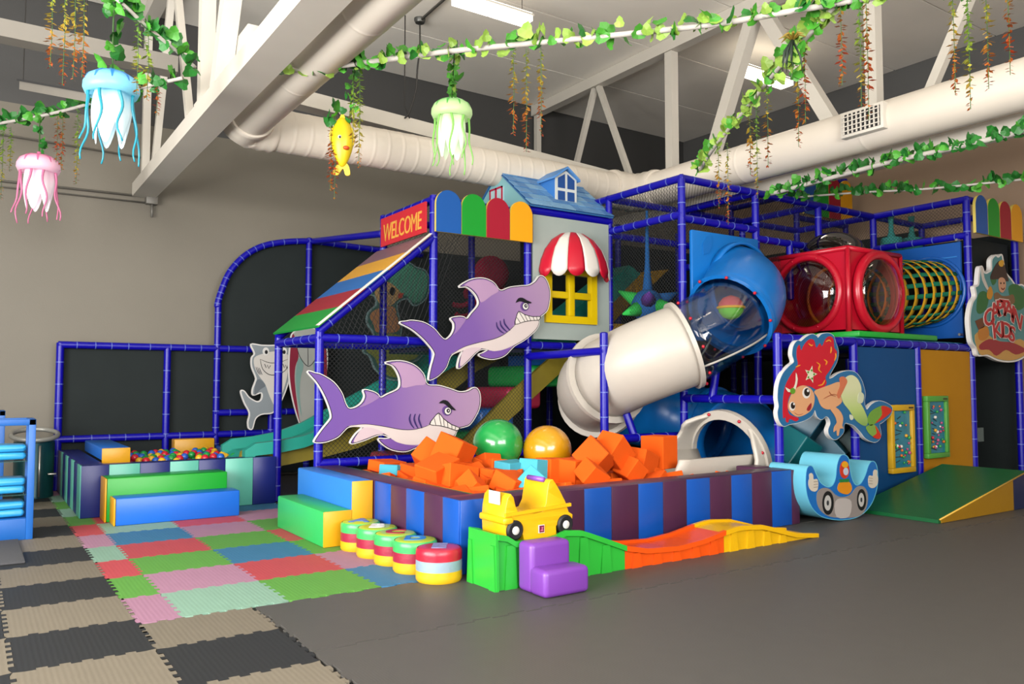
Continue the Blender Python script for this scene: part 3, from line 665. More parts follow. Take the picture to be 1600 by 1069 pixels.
dn = [AY(x, y, 8.72) for x, y in ((800, 552), (745, 580), (690, 625), (630, 668), (560, 700), (500, 716), (440, 728), (400, 730))]
TEAL = M('teal_padding', '#1d9c8a', rough=0.45, var=0.08, scale=6, bump=0.08, bscale=30)
mid = [a.copy() for a in up]
obj('side_wall', slab(NB(), up + dn, (0, 0.07, 0)), OL, SL)
low = [Vector((p.x, 8.60, p.z + 0.02)) for p in up[1:]]
obj('teal_rim', slab(NB(), low + [p - Vector((0, 0, 0.13)) for p in low[::-1]], (0, 0.115, 0)), TEAL, SL)
bed = [p - Vector((0, 0, 0.1)) for p in up[1:]]
obj('slide_bed', slab(NB(), [Vector((p.x, 8.79, p.z)) for p in bed] + [Vector((p.x, 8.79, p.z - 0.08)) for p in bed[::-1]], (0, 0.72, 0)), TEAL, SL)
obj('far_wall', slab(NB(), [Vector((p.x, 9.52, p.z + 0.12)) for p in bed] + [Vector((p.x, 9.52, p.z - 0.08)) for p in bed[::-1]], (0, 0.07, 0)), TEAL, SL)
# upper slide seen through the yellow window and the side net
US = thing('upper_slide', (6.6, 8.9, 1.7), 'yellow and teal padded upper slide glimpsed through the window and side net', 'slide')
q = [Vector((5.5, 8.75, 1.7)), Vector((6.3, 8.75, 2.35)), Vector((7.6, 8.75, 2.75)), Vector((7.6, 8.75, 2.5)), Vector((6.4, 8.75, 1.9)), Vector((5.7, 8.75, 1.68))]
obj('teal_ramp', slab(NB(), [Vector((5.6, 8.0, 1.68)), Vector((6.25, 8.0, 1.68)), Vector((7.5, 8.0, 2.75)), Vector((7.3, 8.0, 2.85))], (0, 0.5, 0)), TEAL, US)
YP = M('yellow_padding', '#d6a61c', rough=0.5, var=0.1, scale=8, bump=0.1, bscale=25)
pts = [AY(x, y, 8.5) for x, y in ((955, 470), (975, 445), (1005, 425), (1045, 421), (1020, 445), (985, 475), (958, 505))]
obj('yellow_wall', slab(NB(), pts, (0, 0.06, 0)), YP, US)
bx('yellow_step', (6.45, 7.45, 1.68), (7.2, 8.4, 2.0), YP, US, 0.03)

# ============================================================ TUBE SLIDE (spiral)
HC = (6.42, 6.42, 0.80)
def interp(t, xs, ys):
    for i in range(len(xs) - 1):
        if t <= xs[i + 1]: return ys[i] + (ys[i + 1] - ys[i]) * max(0, t - xs[i]) / (xs[i + 1] - xs[i])
    return ys[-1]
def hel(t):
    a = math.radians(t); z = interp(t, [20, 60, 90, 120, 180, 270, 360, 450], [2.38, 2.16, 1.90, 1.66, 1.34, 1.0, 0.74, 0.475])
    return Vector((HC[0] + HC[2] * math.cos(a), HC[1] - HC[2] * math.sin(a), z))
TS = thing('tube_slide', (6.4, 6.0, 0), 'spiral tube slide in blue, clear and white plastic with wavy white exit', 'slide')
RT = 0.425
SBLUE = plastic('#0f74c8', 0.3); SWHITE = plastic('#cdc6ba', 0.4); RED = plastic('#c4122c', 0.28)
def clear_mat(name, tint, gloss=0.16):
    m = bpy.data.materials.new(name); m.use_nodes = True; nt = m.node_tree; N = nt.nodes.new; L = nt.links.new
    nt.nodes.remove(nt.nodes['Principled BSDF']); out = nt.nodes['Material Output']
    tr = N('ShaderNodeBsdfTransparent'); tr.inputs[0].default_value = lin(tint); gl = N('ShaderNodeBsdfGlossy'); gl.inputs['Roughness'].default_value = 0.06
    lw = N('ShaderNodeLayerWeight'); lw.inputs[0].default_value = 0.25; mp = N('ShaderNodeMapRange'); mp.inputs[3].default_value = gloss * 0.4; mp.inputs[4].default_value = min(1, gloss * 4); L(lw.outputs['Facing'], mp.inputs[0])
    mx = N('ShaderNodeMixShader'); L(mp.outputs[0], mx.inputs[0]); L(tr.outputs[0], mx.inputs[1]); L(gl.outputs[0], mx.inputs[2]); L(mx.outputs[0], out.inputs[0]); return m
CLEAR = clear_mat('clear_plastic', '#f2f5f6', 0.09); PINKC = clear_mat('pink_bubble', '#e8bcc6', 0.12); SMOKE = clear_mat('smoke_bubble', '#8d8a8c', 0.2)
def hsec(name, t0, t1, r, mat, step=5, thick=0.02, label=None):
    n = max(2, int((t1 - t0) / step)); pts = [hel(t0 + (t1 - t0) * i / n) for i in range(n + 1)]
    bm = tube(NB(), pts, r, n=36, caps=False); o = obj(name, bm, mat, TS, True, label)
    so = o.modifiers.new('wall', 'SOLIDIFY'); so.thickness = thick; so.offset = -1; return o
def flange(t, r, mat, wd=0.05, lip=0.045):
    p = hel(t); d = (hel(t + 1) - hel(t - 1)).normalized(); u, v = frame_of(d); bm = NB(); rings = []
    prof = [(-wd / 2, r - 0.02), (-wd / 2, r + lip), (wd / 2, r + lip), (wd / 2, r - 0.02)]
    for s, rad in prof: rings.append([bm.verts.new(p + d * s + (u * math.cos(2 * PI * j / 36) + v * math.sin(2 * PI * j / 36)) * rad) for j in range(36)])
    for i in range(4):
        for j in range(36): bm.faces.new((rings[i][j], rings[i][(j + 1) % 36], rings[(i + 1) % 4][(j + 1) % 36], rings[(i + 1) % 4][j]))
    o = obj('flange_ring', bm, mat, TS, 40); return p, d, u, v
def bolts(t, r, n, mat, off=0.03):
    p = hel(t); d = (hel(t + 1) - hel(t - 1)).normalized(); u, v = frame_of(d)
    for k in range(n):
        a = 2 * PI * (k + 0.3) / n; c = p + d * off + (u * math.cos(a) + v * math.sin(a)) * (r + 0.015)
        obj('bolt_cap', ball_bm(0.017, 8, 6, c), mat, TS, True)
pl = obj('entry_plate', box(NB(), (6.44, 6.06, 1.72), (7.54, 6.11, 2.93), 0.02), SBLUE, TS, 35, label='square blue entry plate with a leaf relief')
lf = AY(1105, 384, 6.055); obj('leaf_relief', slab(NB(), [Vector((lf.x + a * 0.15, 6.058, lf.z + b * 0.13)) for a, b in ((-0.45, -0.8), (-0.5, 0.1), (-0.1, 0.75), (0.45, 0.9), (0.5, 0.1), (0.15, -0.6))], (0, -0.008, 0)), SBLUE, pl)
# straight collar from plate into the helix
s0 = hel(24)
obj('entry_collar', tube(NB(), [Vector((s0.x + 0.0, 6.07, s0.z + 0.01)), Vector((s0.x + 0.0, 5.97, s0.z))], RT + 0.06, 36, False), SBLUE, TS, True).modifiers.new('wall', 'SOLIDIFY').thickness = 0.03
hsec('blue_elbow', 18, 82, RT + 0.03, SBLUE, label='bright blue upper elbow'); flange(82, RT + 0.03, SBLUE, 0.05, 0.02)
hsec('clear_section', 80, 123, RT - 0.015, CLEAR, thick=0.01, label='clear see-through section')
hsec('white_section', 122, 186, RT, SWHITE, label='white section'); flange(123.5, RT, SWHITE, 0.045, 0.035)
hsec('white_elbow', 186, 238, RT + 0.01, SWHITE); flange(187, RT + 0.01, SWHITE, 0.05, 0.06); flange(238, RT, SWHITE, 0.06, 0.07)
hsec('blue_return', 238, 352, RT, SBLUE, label='blue lower run'); flange(352, RT, SBLUE)
hsec('blue_lower_elbow', 352, 449, RT + 0.02, SBLUE, label='blue lower elbow'); flange(386, RT + 0.02, SBLUE, 0.04, 0.03)
bolts(123.5, RT, 9, RED, -0.07); bolts(82, RT + 0.03, 9, RED, 0.06)
# seam rails of the clear section
for sg in (-1, 1):
    pts = []
    for i in range(9):
        t = 81 + i * 42 / 8; p = hel(t); d = (hel(t + 1) - hel(t - 1)).normalized(); sd = d.cross(Vector((0, 0, 1))).normalized(); up = sd.cross(d).normalized()
        pts.append(p + (sd * 0.80 * sg - up * 0.62) * RT * 0.995 if sg > 0 else p + (sd * -0.82 - up * 0.58) * RT * 0.995)
    obj('seam_rail', tube(NB(), pts, 0.011, 8), M('rail_grey', '#b9b5ad', rough=0.3), TS, True)
# white wavy exit mouth
p, d, u, v = flange(448, RT + 0.02, SWHITE, 0.06, 0.075); bolts(448, RT + 0.05, 8, RED, 0.045)
sd = Vector((-d.y, d.x, 0)).normalized(); dh = Vector((d.x, d.y, 0)).normalized()
bm = NB(); rows = []; nA = 34
for i in range(nA + 1):
    a = -PI * 0.80 + 2 * PI * 0.80 * i / nA      # angle from the top, open at the bottom of the front
    ca, sa = math.cos(a), math.sin(a)
    ext = 0.10 + (0.80 if a < 0 else 0.30) * (abs(a) / (PI * 0.8)) ** (1.25 if a < 0 else 2.5) + 0.085 * math.sin(i * 1.05 + 0.5) * (1 if a < -0.3 else 0.25)
    row = []
    for k in range(5):
        s = ext * k / 4; rad = RT + 0.035 + 0.02 * k / 4
        row.append(bm.verts.new(p + dh * s + (sd * sa + Vector((0, 0, 1)) * ca) * rad - Vector((0, 0, 0.05 * s))))
    rows.append(row)
for i in range(nA):
    for k in range(4): bm.faces.new((rows[i][k], rows[i + 1][k], rows[i + 1][k + 1], rows[i][k + 1]))
o = obj('exit_mouth', bm, SWHITE, TS, True, 'wavy white exit mouth'); so = o.modifiers.new('wall', 'SOLIDIFY'); so.thickness = 0.045; so.offset = 0
bv = o.modifiers.new('round', 'BEVEL'); bv.width = 0.015; bv.segments = 2
# chute floor in front of the exit
pts = []
e = p + dh * 0.95
bm = NB(); rows = []
for i in range(9):
    s = 1.15 * i / 8; row = []
    for k in range(9):
        y = -1 + 2 * k / 8; row.append(bm.verts.new(p + dh * s + sd * y * RT * 0.98 + Vector((0, 0, -RT + 0.14 + 0.36 * abs(y) ** 3))))
    rows.append(row)
for i in range(8):
    for k in range(8): bm.faces.new((rows[i][k], rows[i + 1][k], rows[i + 1][k + 1], rows[i][k + 1]))
o = obj('exit_chute', bm, SWHITE, TS, True); so = o.modifiers.new('wall', 'SOLIDIFY'); so.thickness = 0.03
# parrot-coloured soft toy seen inside the clear section
q = hel(84) + Vector((-0.08, -0.1, 0.08))
tb = thing('soft_ball', q - Vector((0, 0, 0.13)), 'soft red, yellow and green ball lying inside the clear slide section', 'ball')
obj('red_half', lathe(NB(), [(0.13, 0.0), (0.12, 0.05), (0.08, 0.1), (0, 0.13)], 16, q), foam('#c8505a'), tb, True); obj('green_half', lathe(NB(), [(0.13, 0.0), (0.12, -0.05), (0.08, -0.1), (0, -0.13)], 16, q), foam('#6cc23c'), tb, True)
obj('yellow_band', tube(NB(), [q + Vector((0.132 * math.cos(k * PI / 8), 0.132 * math.sin(k * PI / 8), 0.0)) for k in range(16)], 0.014, 6, closed=True), foam('#e0a526'), tb, True)

# ============================================================ RED CUBE WITH BUBBLE WINDOWS AND NET TUNNEL
RC = thing('crawl_cube', (8.58, 5.8, 1.82), 'glossy red crawl cube with round bubble windows on the green pad', 'play cube')
cx0, cx1, cy0, cy1, cz0, cz1 = 8.06, 9.10, 5.27, 6.32, 1.82, 2.78
def holed(o, ex, ey, ha, hb, r, th, n=40):
    """square plate with a round hole, o centre, ex/ey unit axes, th thickness vector"""
    bm = NB(); o, ex, ey, th = Vector(o), Vector(ex), Vector(ey), Vector(th); A, B = [], []
    ca_ = math.atan2(hb, ha); angs = sorted([2 * PI * j / n + 0.001 for j in range(n)] + [ca_, PI - ca_, PI + ca_, 2 * PI - ca_]); n = len(angs)
    for a in angs:
        c, s = math.cos(a), math.sin(a); k = min(ha / abs(c) if abs(c) > 1e-6 else 9e9, hb / abs(s) if abs(s) > 1e-6 else 9e9)
        A.append(o + ex * c * r + ey * s * r); B.append(o + ex * c * k + ey * s * k)
    va = [bm.verts.new(q) for q in A]; vb = [bm.verts.new(q) for q in B]; va2 = [bm.verts.new(q + th) for q in A]; vb2 = [bm.verts.new(q + th) for q in B]
    for j in range(n):
        k = (j + 1) % n
        for f in ((va[j], va[k], vb[k], vb[j]), (va2[j], vb2[j], vb2[k], va2[k]), (va[j], va2[j], va2[k], va[k]), (vb[j], vb[k], vb2[k], vb2[j])): bm.faces.new(f)
    return bm
cyc, czc, cxc = (cy0 + cy1) / 2, (cz0 + cz1) / 2, (cx0 + cx1) / 2; hy, hz, hx = (cy1 - cy0) / 2, (cz1 - cz0) / 2, (cx1 - cx0) / 2
RW = 0.425
obj('side_wall', holed((cx0, cyc, czc), (0, 1, 0), (0, 0, 1), hy, hz, RW, (0.04, 0, 0)), RED, RC, 30)
obj('side_wall', holed((cxc, cy0, czc), (1, 0, 0), (0, 0, 1), hx + 0.002, hz, RW, (0, 0.04, 0)), RED, RC, 30)
obj('side_wall', holed((cx1 - 0.04, cyc, czc), (0, 1, 0), (0, 0, 1), hy, hz, RW, (0.04, 0, 0)), RED, RC, 30)
bx('side_wall', (cx0, cy1 - 0.04, cz0), (cx1, cy1, cz1), RED, RC); bx('cube_floor', (cx0, cy0, cz0), (cx1, cy1, cz0 + 0.04), RED, RC)
obj('cube_top', holed((cxc, cyc, cz1 - 0.03), (1, 0, 0), (0, 1, 0), hx, hy, 0.38, (0, 0, 0.03)), RED, RC, 30)
for a, b in (((cx0, cy0), (cx0, cy1)), ((cx0, cy0), (cx1, cy0)), ((cx1, cy0), (cx1, cy1))): obj('rounded_edge', tube(NB(), [(a[0], a[1], cz1 - 0.012), (b[0], b[1], cz1 - 0.012)], 0.03, 10), RED, RC, True)
for a in ((cx0, cy0), (cx1, cy0), (cx0, cy1)): obj('rounded_edge', tube(NB(), [(a[0], a[1], cz0), (a[0], a[1], cz1 - 0.012)], 0.03, 10), RED, RC, True)
def ringT(c, ax, r, rr, mat, par, name='window_ring'):
    c = Vector(c); n = 40; f = {'x': lambda a: Vector((0, math.cos(a), math.sin(a))), 'y': lambda a: Vector((math.cos(a), 0, math.sin(a))), 'z': lambda a: Vector((math.cos(a), math.sin(a), 0))}[ax]
    return obj(name, tube(NB(), [c + f(2 * PI * k / n) * r for k in range(n)], rr, 10, closed=True), mat, par, True)
ringT((cx0 - 0.01, cyc, czc), 'x', RW, 0.045, RED, RC); ringT((cxc, cy0 - 0.05, czc), 'y', RW, 0.055, RED, RC)
obj('window_collar', lathe(NB(), [(RW + 0.02, -0.06), (RW + 0.02, 0.02)], 40, (cxc, cy0, czc), 'y'), RED, RC, True)
ringT((cxc, cyc, cz1), 'z', 0.38, 0.03, RED, RC)
def dome(c, ax, sgn, r, h, mat, par):
    prof = [(r * math.cos(k * PI / 16), sgn * h * math.sin(k * PI / 16)) for k in range(9)]; return obj('bubble_window', lathe(NB(), prof, 32, c, ax), mat, par, True)
dome((cx0 - 0.01, cyc, czc), 'x', -1, RW - 0.02, 0.16, PINKC, RC); dome((cxc, cy0 - 0.05, czc), 'y', -1, RW - 0.02, 0.14, PINKC, RC); dome((cxc, cyc, cz1), 'z', 1, 0.37, 0.30, SMOKE, RC)
ringT((cx0 + 0.55, cyc + 0.02, czc), 'x', 0.37, 0.02, plastic('#d9a91c'), RC, 'inner_ring')
for k in range(8):
    a = 2 * PI * (k + 0.5) / 8; obj('bolt_cap', ball_bm(0.014, 8, 6, (cx0 - 0.05, cyc + RW * math.cos(a), czc + RW * math.sin(a))), RED, RC, True)
# net tunnel and its blue wall plate
tc_ = AX(1452, 457, 9.93); ty, tz = tc_.y, tc_.z
NT = thing('net_tunnel', (9.5, ty, tz - 0.4), 'woven yellow, green and black crawl tunnel between red cube and blue panel', 'tunnel')
def trad(x): s = (x - 9.02) / 0.91; return 0.375 + 0.045 * math.sin(PI * min(1, max(0, s)))
def tcen(x): s = (x - 9.02) / 0.91; return Vector((x, cyc + (ty - cyc) * s, czc + (tz - czc) * s))
for k in range(9):
    x = 9.03 + k * 0.108; c = tcen(x); obj('yellow_hoop', lathe(NB(), [(trad(x) + 0.012, -0.036), (trad(x) + 0.014, 0.036)], 32, c, 'x'), foam('#c9991c'), NT, True).modifiers.new('t', 'SOLIDIFY').thickness = 0.006
for k in range(20):
    a = 2 * PI * k / 20 + 0.1; bm = NB(); prev = None
    for i in range(9):
        x = 9.02 + 0.91 * i / 8; c = tcen(x); r = trad(x) + (0.008 if (i + k) % 2 else 0.022); da = 0.062
        w_ = [bm.verts.new(c + Vector((0, math.cos(a + s * da) * r, math.sin(a + s * da) * r))) for s in (-1, 1)]
        if prev: bm.faces.new((prev[0], prev[1], w_[1], w_[0]))
        prev = w_
    o = obj('woven_strap', bm, foam('#137052'), NT, True); o.modifiers.new('t', 'SOLIDIFY').thickness = 0.005
BPn = thing('tunnel_panel', (9.96, 5.55, 1.8), 'blue plastic panel with round opening at the end of the net tunnel', 'panel')
obj('panel_board', holed((9.945, 5.545, 2.40), (0, 1, 0), (0, 0, 1), 0.555, 0.585, 0.40, (0.03, 0, 0)), plastic('#0f58ae', 0.35), BPn, 30)
ringT((9.94, ty, tz), 'x', 0.425, 0.022, plastic('#0f58ae', 0.35), BPn, 'rim_ring')
bx('relief_border', (9.935, 5.03, 2.80), (9.945, 5.45, 2.815), plastic('#2f7fd0', 0.35), BPn)
# hanging punch bags beyond
for px, lab in ((1393, 'nearer the red cube'), (1425, 'nearer the blue panel')):
    q = AD(px, 385, 10.9 if px < 1400 else 11.3)
    t = thing('hanging_bag', q - Vector((0, 0, 0.3)), 'teal cylinder punch bag hanging inside the structure, ' + lab, 'punch bag', 'teal punch bags')
    TL = foam('#3f9a94'); obj('bag_body', lathe(NB(), [(0, -0.3), (0.13, -0.3), (0.14, -0.27), (0.14, 0.08), (0.13, 0.11), (0, 0.11)], 20, q), TL, t, 50)
    obj('bag_strap', lathe(NB(), [(0.06, 0.11), (0.035, 0.2), (0.03, 0.3), (0.045, 0.42)], 10, q), TL, t, True)
# star-shaped soft spinner behind the side net
q = AD(1012, 478, 9.6)
t = thing('hanging_star', q - Vector((0, 0, 0.3)), 'soft blue spiky star toy with green tips hanging behind the side net', 'hanging toy')
obj('star_rope', tube(NB(), [q + Vector((0, 0, 0.1)), q + Vector((0, 0, 0.5)), q + Vector((0, 0, 1.15))], [0.07, 0.03, 0.015], 10), foam('#1d5fa0'), t, True)
obj('star_body', ball_bm(0.2, 16, 10, q), foam('#2462a4'), t, True)
for k, (a, el, h) in enumerate(((0.4, 0.2, '#2fae4a'), (1.3, -0.2, '#6b3fa0'), (2.2, 0.5, '#2fae4a'), (3.1, -0.3, '#2fae4a'), (4.0, 0.3, '#6b3fa0'), (4.9, -0.1, '#2fae4a'), (5.7, 0.4, '#2462a4'))):
    dd = Vector((math.cos(a) * math.cos(el), math.sin(a) * math.cos(el), math.sin(el))); obj('spike', tube(NB(), [q + dd * 0.12, q + dd * 0.4], [0.11, 0.012], 10), foam(h), t, True)

# ============================================================ LEFT BALL PIT
NV, MT, PLUM, PBL = vinyl('#10206e'), vinyl('#5fb8a4'), vinyl('#4c2644'), vinyl('#0d52b0')
LP = thing('ball_pit', (1.8, 9.7, 0), 'ball pit with padded walls striped navy and mint green', 'ball pit')
bx('front_wall', (0.895, 8.49, 0.0), (2.70, 8.70, 0.485), NV, LP, 0.015); bx('side_wall', (0.895, 8.70, 0.0), (1.10, 10.78, 0.485), NV, LP, 0.015)
ed = [0.885, 1.12, 1.39, 1.66, 1.93, 2.19, 2.47, 2.71]
for i in range(7): bx('stripe_pad', (ed[i] + 0.001, 8.475, 0.003), (ed[i + 1] - 0.001, 8.492, 0.488), NV if i % 2 == 0 else MT, LP, 0.004)
for i in range(8): y = 8.48 + i * 0.285; bx('stripe_pad', (0.88, y + 0.001, 0.003), (0.897, y + 0.284, 0.488), MT if i % 2 == 0 else NV, LP, 0.004)
bx('pit_base', (1.1, 8.7, 0.02), (2.7, 10.78, 0.33), NV, LP); bx('inner_pad', (2.12, 10.60, 0.33), (2.60, 10.78, 0.57), vinyl('#d9a016'), LP, 0.012)
bx('inner_pad', (2.62, 8.71, 0.02), (2.70, 10.78, 0.47), PBL, LP, 0.01)
WB = thing('foam_block', (1.27, 9.75, 0.486), 'blue foam block with a yellow end lying on the ball pit wall', 'foam block')
bx('block_body', (1.115, 9.0, 0.487), (1.38, 10.4, 0.61), vinyl('#1f6fd0'), WB, 0.012); bx('block_end', (1.118, 8.98, 0.44), (1.378, 9.0, 0.607), vinyl('#e3a512'), WB, 0.006)
WB.location = WB.location  # rests on the side wall
balls = [('#d32034', 'red'), ('#e7b21f', 'yellow'), ('#1f9a45', 'green'), ('#2a62c8', 'blue')]
rb = random.Random(11); bme = [mesh_of(ball_bm(0.042, 12, 8), 'plastic_ball', plastic(h, 0.3), True) for h, _ in balls]
placed = []
def try_ball(x, y, z):
    if any((x - a) ** 2 + (y - b) ** 2 + (z - c_) ** 2 < 0.076 ** 2 for a, b, c_ in placed): return
    k = rb.randrange(4); placed.append((x, y, z)); o = inst('plastic_ball', bme[k], None, (x, y, z))
    tag(o, 'small %s plastic ball lying in the left ball pit' % balls[k][1], 'ball', 'plastic balls in the ball pit')
for _ in range(900):
    x, y = rb.uniform(1.45, 2.55), rb.uniform(8.78, 10.52)
    if len(placed) < 190: try_ball(x, y, 0.372)
for _ in range(300):
    x, y = rb.uniform(1.5, 2.5), rb.uniform(9.1, 10.4)
    if len(placed) < 260: try_ball(x, y, 0.425 + 0.02 * rb.random())
# two-step bench in front of it
BN = thing('foam_steps', (1.63, 8.1, 0), 'low two-step foam bench, green above blue with yellow ends, before the ball pit', 'foam steps')
bx('lower_step', (1.10, 7.86, 0.0), (2.17, 8.12, 0.24), vinyl('#1668d2'), BN, 0.012); bx('upper_step', (1.06, 8.125, 0.0), (2.12, 8.44, 0.395), vinyl('#12a32c'), BN, 0.012)
bx('end_pad', (1.085, 7.862, 0.002), (1.099, 8.118, 0.238), vinyl('#e8a70e'), BN, 0.004); bx('end_pad', (1.045, 8.122, 0.002), (1.059, 8.438, 0.393), vinyl('#e8a70e'), BN, 0.004)

# ============================================================ FOAM PIT
FP = thing('foam_pit', (4.4, 5.9, 0), 'foam pit with low padded walls striped plum and blue', 'foam pit')
bx('front_wall', (2.70, 4.605, 0.0), (6.205, 4.83, 0.487), PLUM, FP, 0.014); bx('left_wall', (2.70, 4.832, 0.0), (2.92, 7.28, 0.487), PLUM, FP, 0.014); bx('right_wall', (5.985, 4.832, 0.0), (6.205, 5.12, 0.487), PLUM, FP, 0.014)
fe = [2.69, 3.10, 3.21, 3.47, 3.73, 3.99, 4.26, 4.52, 4.78, 5.05, 5.31, 5.57, 5.83, 6.10, 6.21]
for i in range(14): bx('stripe_pad', (fe[i] + 0.001, 4.588, 0.003), (fe[i + 1] - 0.001, 4.606, 0.484), PBL if i % 2 == 0 else PLUM, FP, 0.004)
se = [4.60, 4.82, 5.09, 5.37, 5.63, 5.92, 6.2, 6.48, 6.76, 7.04, 7.28]
for i in range(10): bx('stripe_pad', (2.683, se[i] + 0.001, 0.003), (2.701, se[i + 1] - 0.001, 0.484), PBL if i % 2 == 0 else PLUM, FP, 0.004)
bx('inner_pad', (2.93, 4.9, 0.02), (3.02, 7.2, 0.465), vinyl('#2c9a3c'), FP, 0.012, label='green inner pad'); bx('pit_base', (2.92, 4.84, 0.01), (5.98, 7.28, 0.10), NV, FP)
SB = thing('foam_steps', (2.5, 6.5, 0), 'two-step foam block, green below and light blue above with yellow end, beside the foam pit', 'foam steps')
bx('lower_step', (2.27, 5.95, 0.0), (2.50, 7.04, 0.272), vinyl('#35b45c'), SB, 0.012); bx('upper_step', (2.502, 5.95, 0.0), (2.675, 7.20, 0.49), vinyl('#2f7fdc'), SB, 0.012)
bx('end_pad', (2.272, 5.934, 0.002), (2.50, 5.949, 0.27), vinyl('#e3a712'), SB, 0.004); bx('end_pad', (2.501, 5.934, 0.002), (2.674, 5.949, 0.488), vinyl('#e3a712'), SB, 0.004)
# exercise balls
for px, py, d, r, h, lab in ((778, 694, 7.45, 0.232, '#1fa24a', 'shiny green exercise ball resting on the foam cubes'), (855, 703, 7.45, 0.226, '#d89a10', 'shiny gold exercise ball resting on the foam cubes')):
    q = AD(px, py, d); t = thing('exercise_ball', q - Vector((0, 0, r)), lab, 'ball'); bm = ball_bm(r, 36, 24, q)
    obj('ball_skin', bm, M('exball_' + h[1:], h, rough=0.24, spec=0.6, var=0.03, coat=0.4), t, True)
    obj('valve', tube(NB(), [q + Vector((0.6, 0.2, 0.75)).normalized() * (r - 0.005), q + Vector((0.6, 0.2, 0.75)).normalized() * (r + 0.003)], 0.012, 8), M('valve_white', '#d8d8d0'), t)
EXB = [(AD(778, 694, 7.45), 0.232), (AD(855, 703, 7.45), 0.226)]
# foam cubes
rc = random.Random(21); CUB = []
OR, CY = foam('#f2600f'), foam('#4fb6cc'); cme = {}
def cube_mesh(sx, sy, sz, mat, key):
    k = (sx, sy, sz, key)
    if k not in cme: bm = NB(); box(bm, (-sx / 2, -sy / 2, -sz / 2), (sx / 2, sy / 2, sz / 2), 0.006, 1); cme[k] = mesh_of(bm, 'foam_cube', mat)
    return cme[k]
SZ = [(0.19, 0.19, 0.19), (0.2, 0.2, 0.15), (0.19, 0.16, 0.19), (0.21, 0.18, 0.17)]
def cube(x, y, z, rot, key='o', s=None):
    s = s or rc.choice(SZ); o = inst('foam_cube', cube_mesh(*s, OR if key == 'o' else CY, key), None, (x, y, z), rot); CUB.append((x, y, z))
    tag(o, 'orange foam cube lying loose in the foam pit' if key == 'o' else 'light blue foam cube lying loose among orange ones', 'foam cube', 'orange foam cubes in the pit' if key == 'o' else 'light blue foam cubes in the pit'); return o
def hsurf(x, y): return 0.33 + 0.20 * math.exp(-((x - 3.75) ** 2 + (y - 6.1) ** 2) / 0.25) + 0.10 * math.exp(-((x - 5.2) ** 2 + (y - 5.9) ** 2) / 0.5)
chute = (p, dh)
gx = 3.12
while gx < 5.98:
    gy = 4.95
    while gy < 7.2:
        x, y = gx + rc.uniform(-0.04, 0.04), gy + rc.uniform(-0.04, 0.04)
        near = any((x - b.x) ** 2 + (y - b.y) ** 2 < (0.62 * r) ** 2 for b, r in EXB)
        ins = x > 5.35 and 5.1 < y < 6.15
        z = hsurf(x, y) - (0.1 if near else 0)
        if not ins:
            cube(min(x, 5.85), max(y, 4.99), min(z, 0.36) if near else z, (rc.uniform(-0.35, 0.35), rc.uniform(-0.35, 0.35), rc.uniform(0, PI)))
        gy += 0.235
    gx += 0.235
# the cubes that stand out on top of the heap
def top_cube(px, py, z, rot, key='o', s=None, lab=None):
    q = AZ(px, py, z); o = cube(q.x, q.y, z, rot, key, s)
    if lab: o['label'] = lab
top_cube(709, 706, 0.66, (0.35, 0.25, 0.5), 'o', (0.26, 0.26, 0.24), 'orange foam cube on top of the heap, just left of the green ball'); top_cube(672, 714, 0.60, (0.6, 0.5, 0.9), 'o', (0.24, 0.22, 0.22), 'tipped orange foam cube left of the topmost cube, under the lower shark'); top_cube(684, 738, 0.52, (0.2, -0.3, 0.3), 'o', (0.3, 0.24, 0.2))
top_cube(712, 748, 0.47, (-0.2, 0.2, 0.1), 'o', (0.30, 0.24, 0.2)); top_cube(652, 738, 0.45, (0.1, 0.05, 0.2), 'o', (0.24, 0.24, 0.13)); top_cube(616, 735, 0.46, (0.0, 0.1, 0.5), 'c', (0.2, 0.2, 0.1), 'light blue foam cube lying flat at the left of the foam pit')
top_cube(605, 728, 0.47, (0.1, 0.05, 0.3), 'o', (0.3, 0.22, 0.1)); top_cube(762, 732, 0.50, (0.25, 0.1, 0.4), 'o', (0.24, 0.2, 0.14)); top_cube(772, 748, 0.46, (0.05, 0.1, 0.2), 'o', (0.24, 0.2, 0.16))
top_cube(801, 739, 0.49, (0.05, 0.0, 0.15), 'c', (0.26, 0.2, 0.2)); top_cube(838, 738, 0.50, (0.0, 0.1, 0.25), 'c', (0.24, 0.2, 0.22)); top_cube(833, 758, 0.44, (0.7, 0.4, 0.8), 'c', (0.2, 0.2, 0.2), 'light blue foam cube standing on its corner behind the yellow car')
top_cube(865, 740, 0.48, (0.0, 0.05, 0.1), 'o', (0.26, 0.2, 0.26)); top_cube(898, 741, 0.48, (0.05, 0.0, 0.2), 'o', (0.26, 0.22, 0.26)); top_cube(740, 762, 0.43, (0.6, 0.6, 0.2), 'o'); top_cube(800, 757, 0.44, (0.4, 0.1, 0.4), 'o', (0.3, 0.22, 0.16))
top_cube(930, 715, 0.62, (0.7, 0.3, 0.5), 'o', (0.26, 0.24, 0.24)); top_cube(958, 706, 0.66, (0.2, 0.7, 0.3), 'o', (0.28, 0.24, 0.22)); top_cube(925, 742, 0.50, (0.5, 0.5, 0.1), 'o'); top_cube(1000, 722, 0.55, (0.1, 0.3, 0.4), 'o', (0.3, 0.22, 0.2))
top_cube(1030, 706, 0.62, (0.0, 0.0, 0.25), 'o', (0.26, 0.24, 0.30), 'upright orange foam cube beside the white slide exit'); top_cube(985, 735, 0.50, (0.3, 0.6, 0.2), 'o')
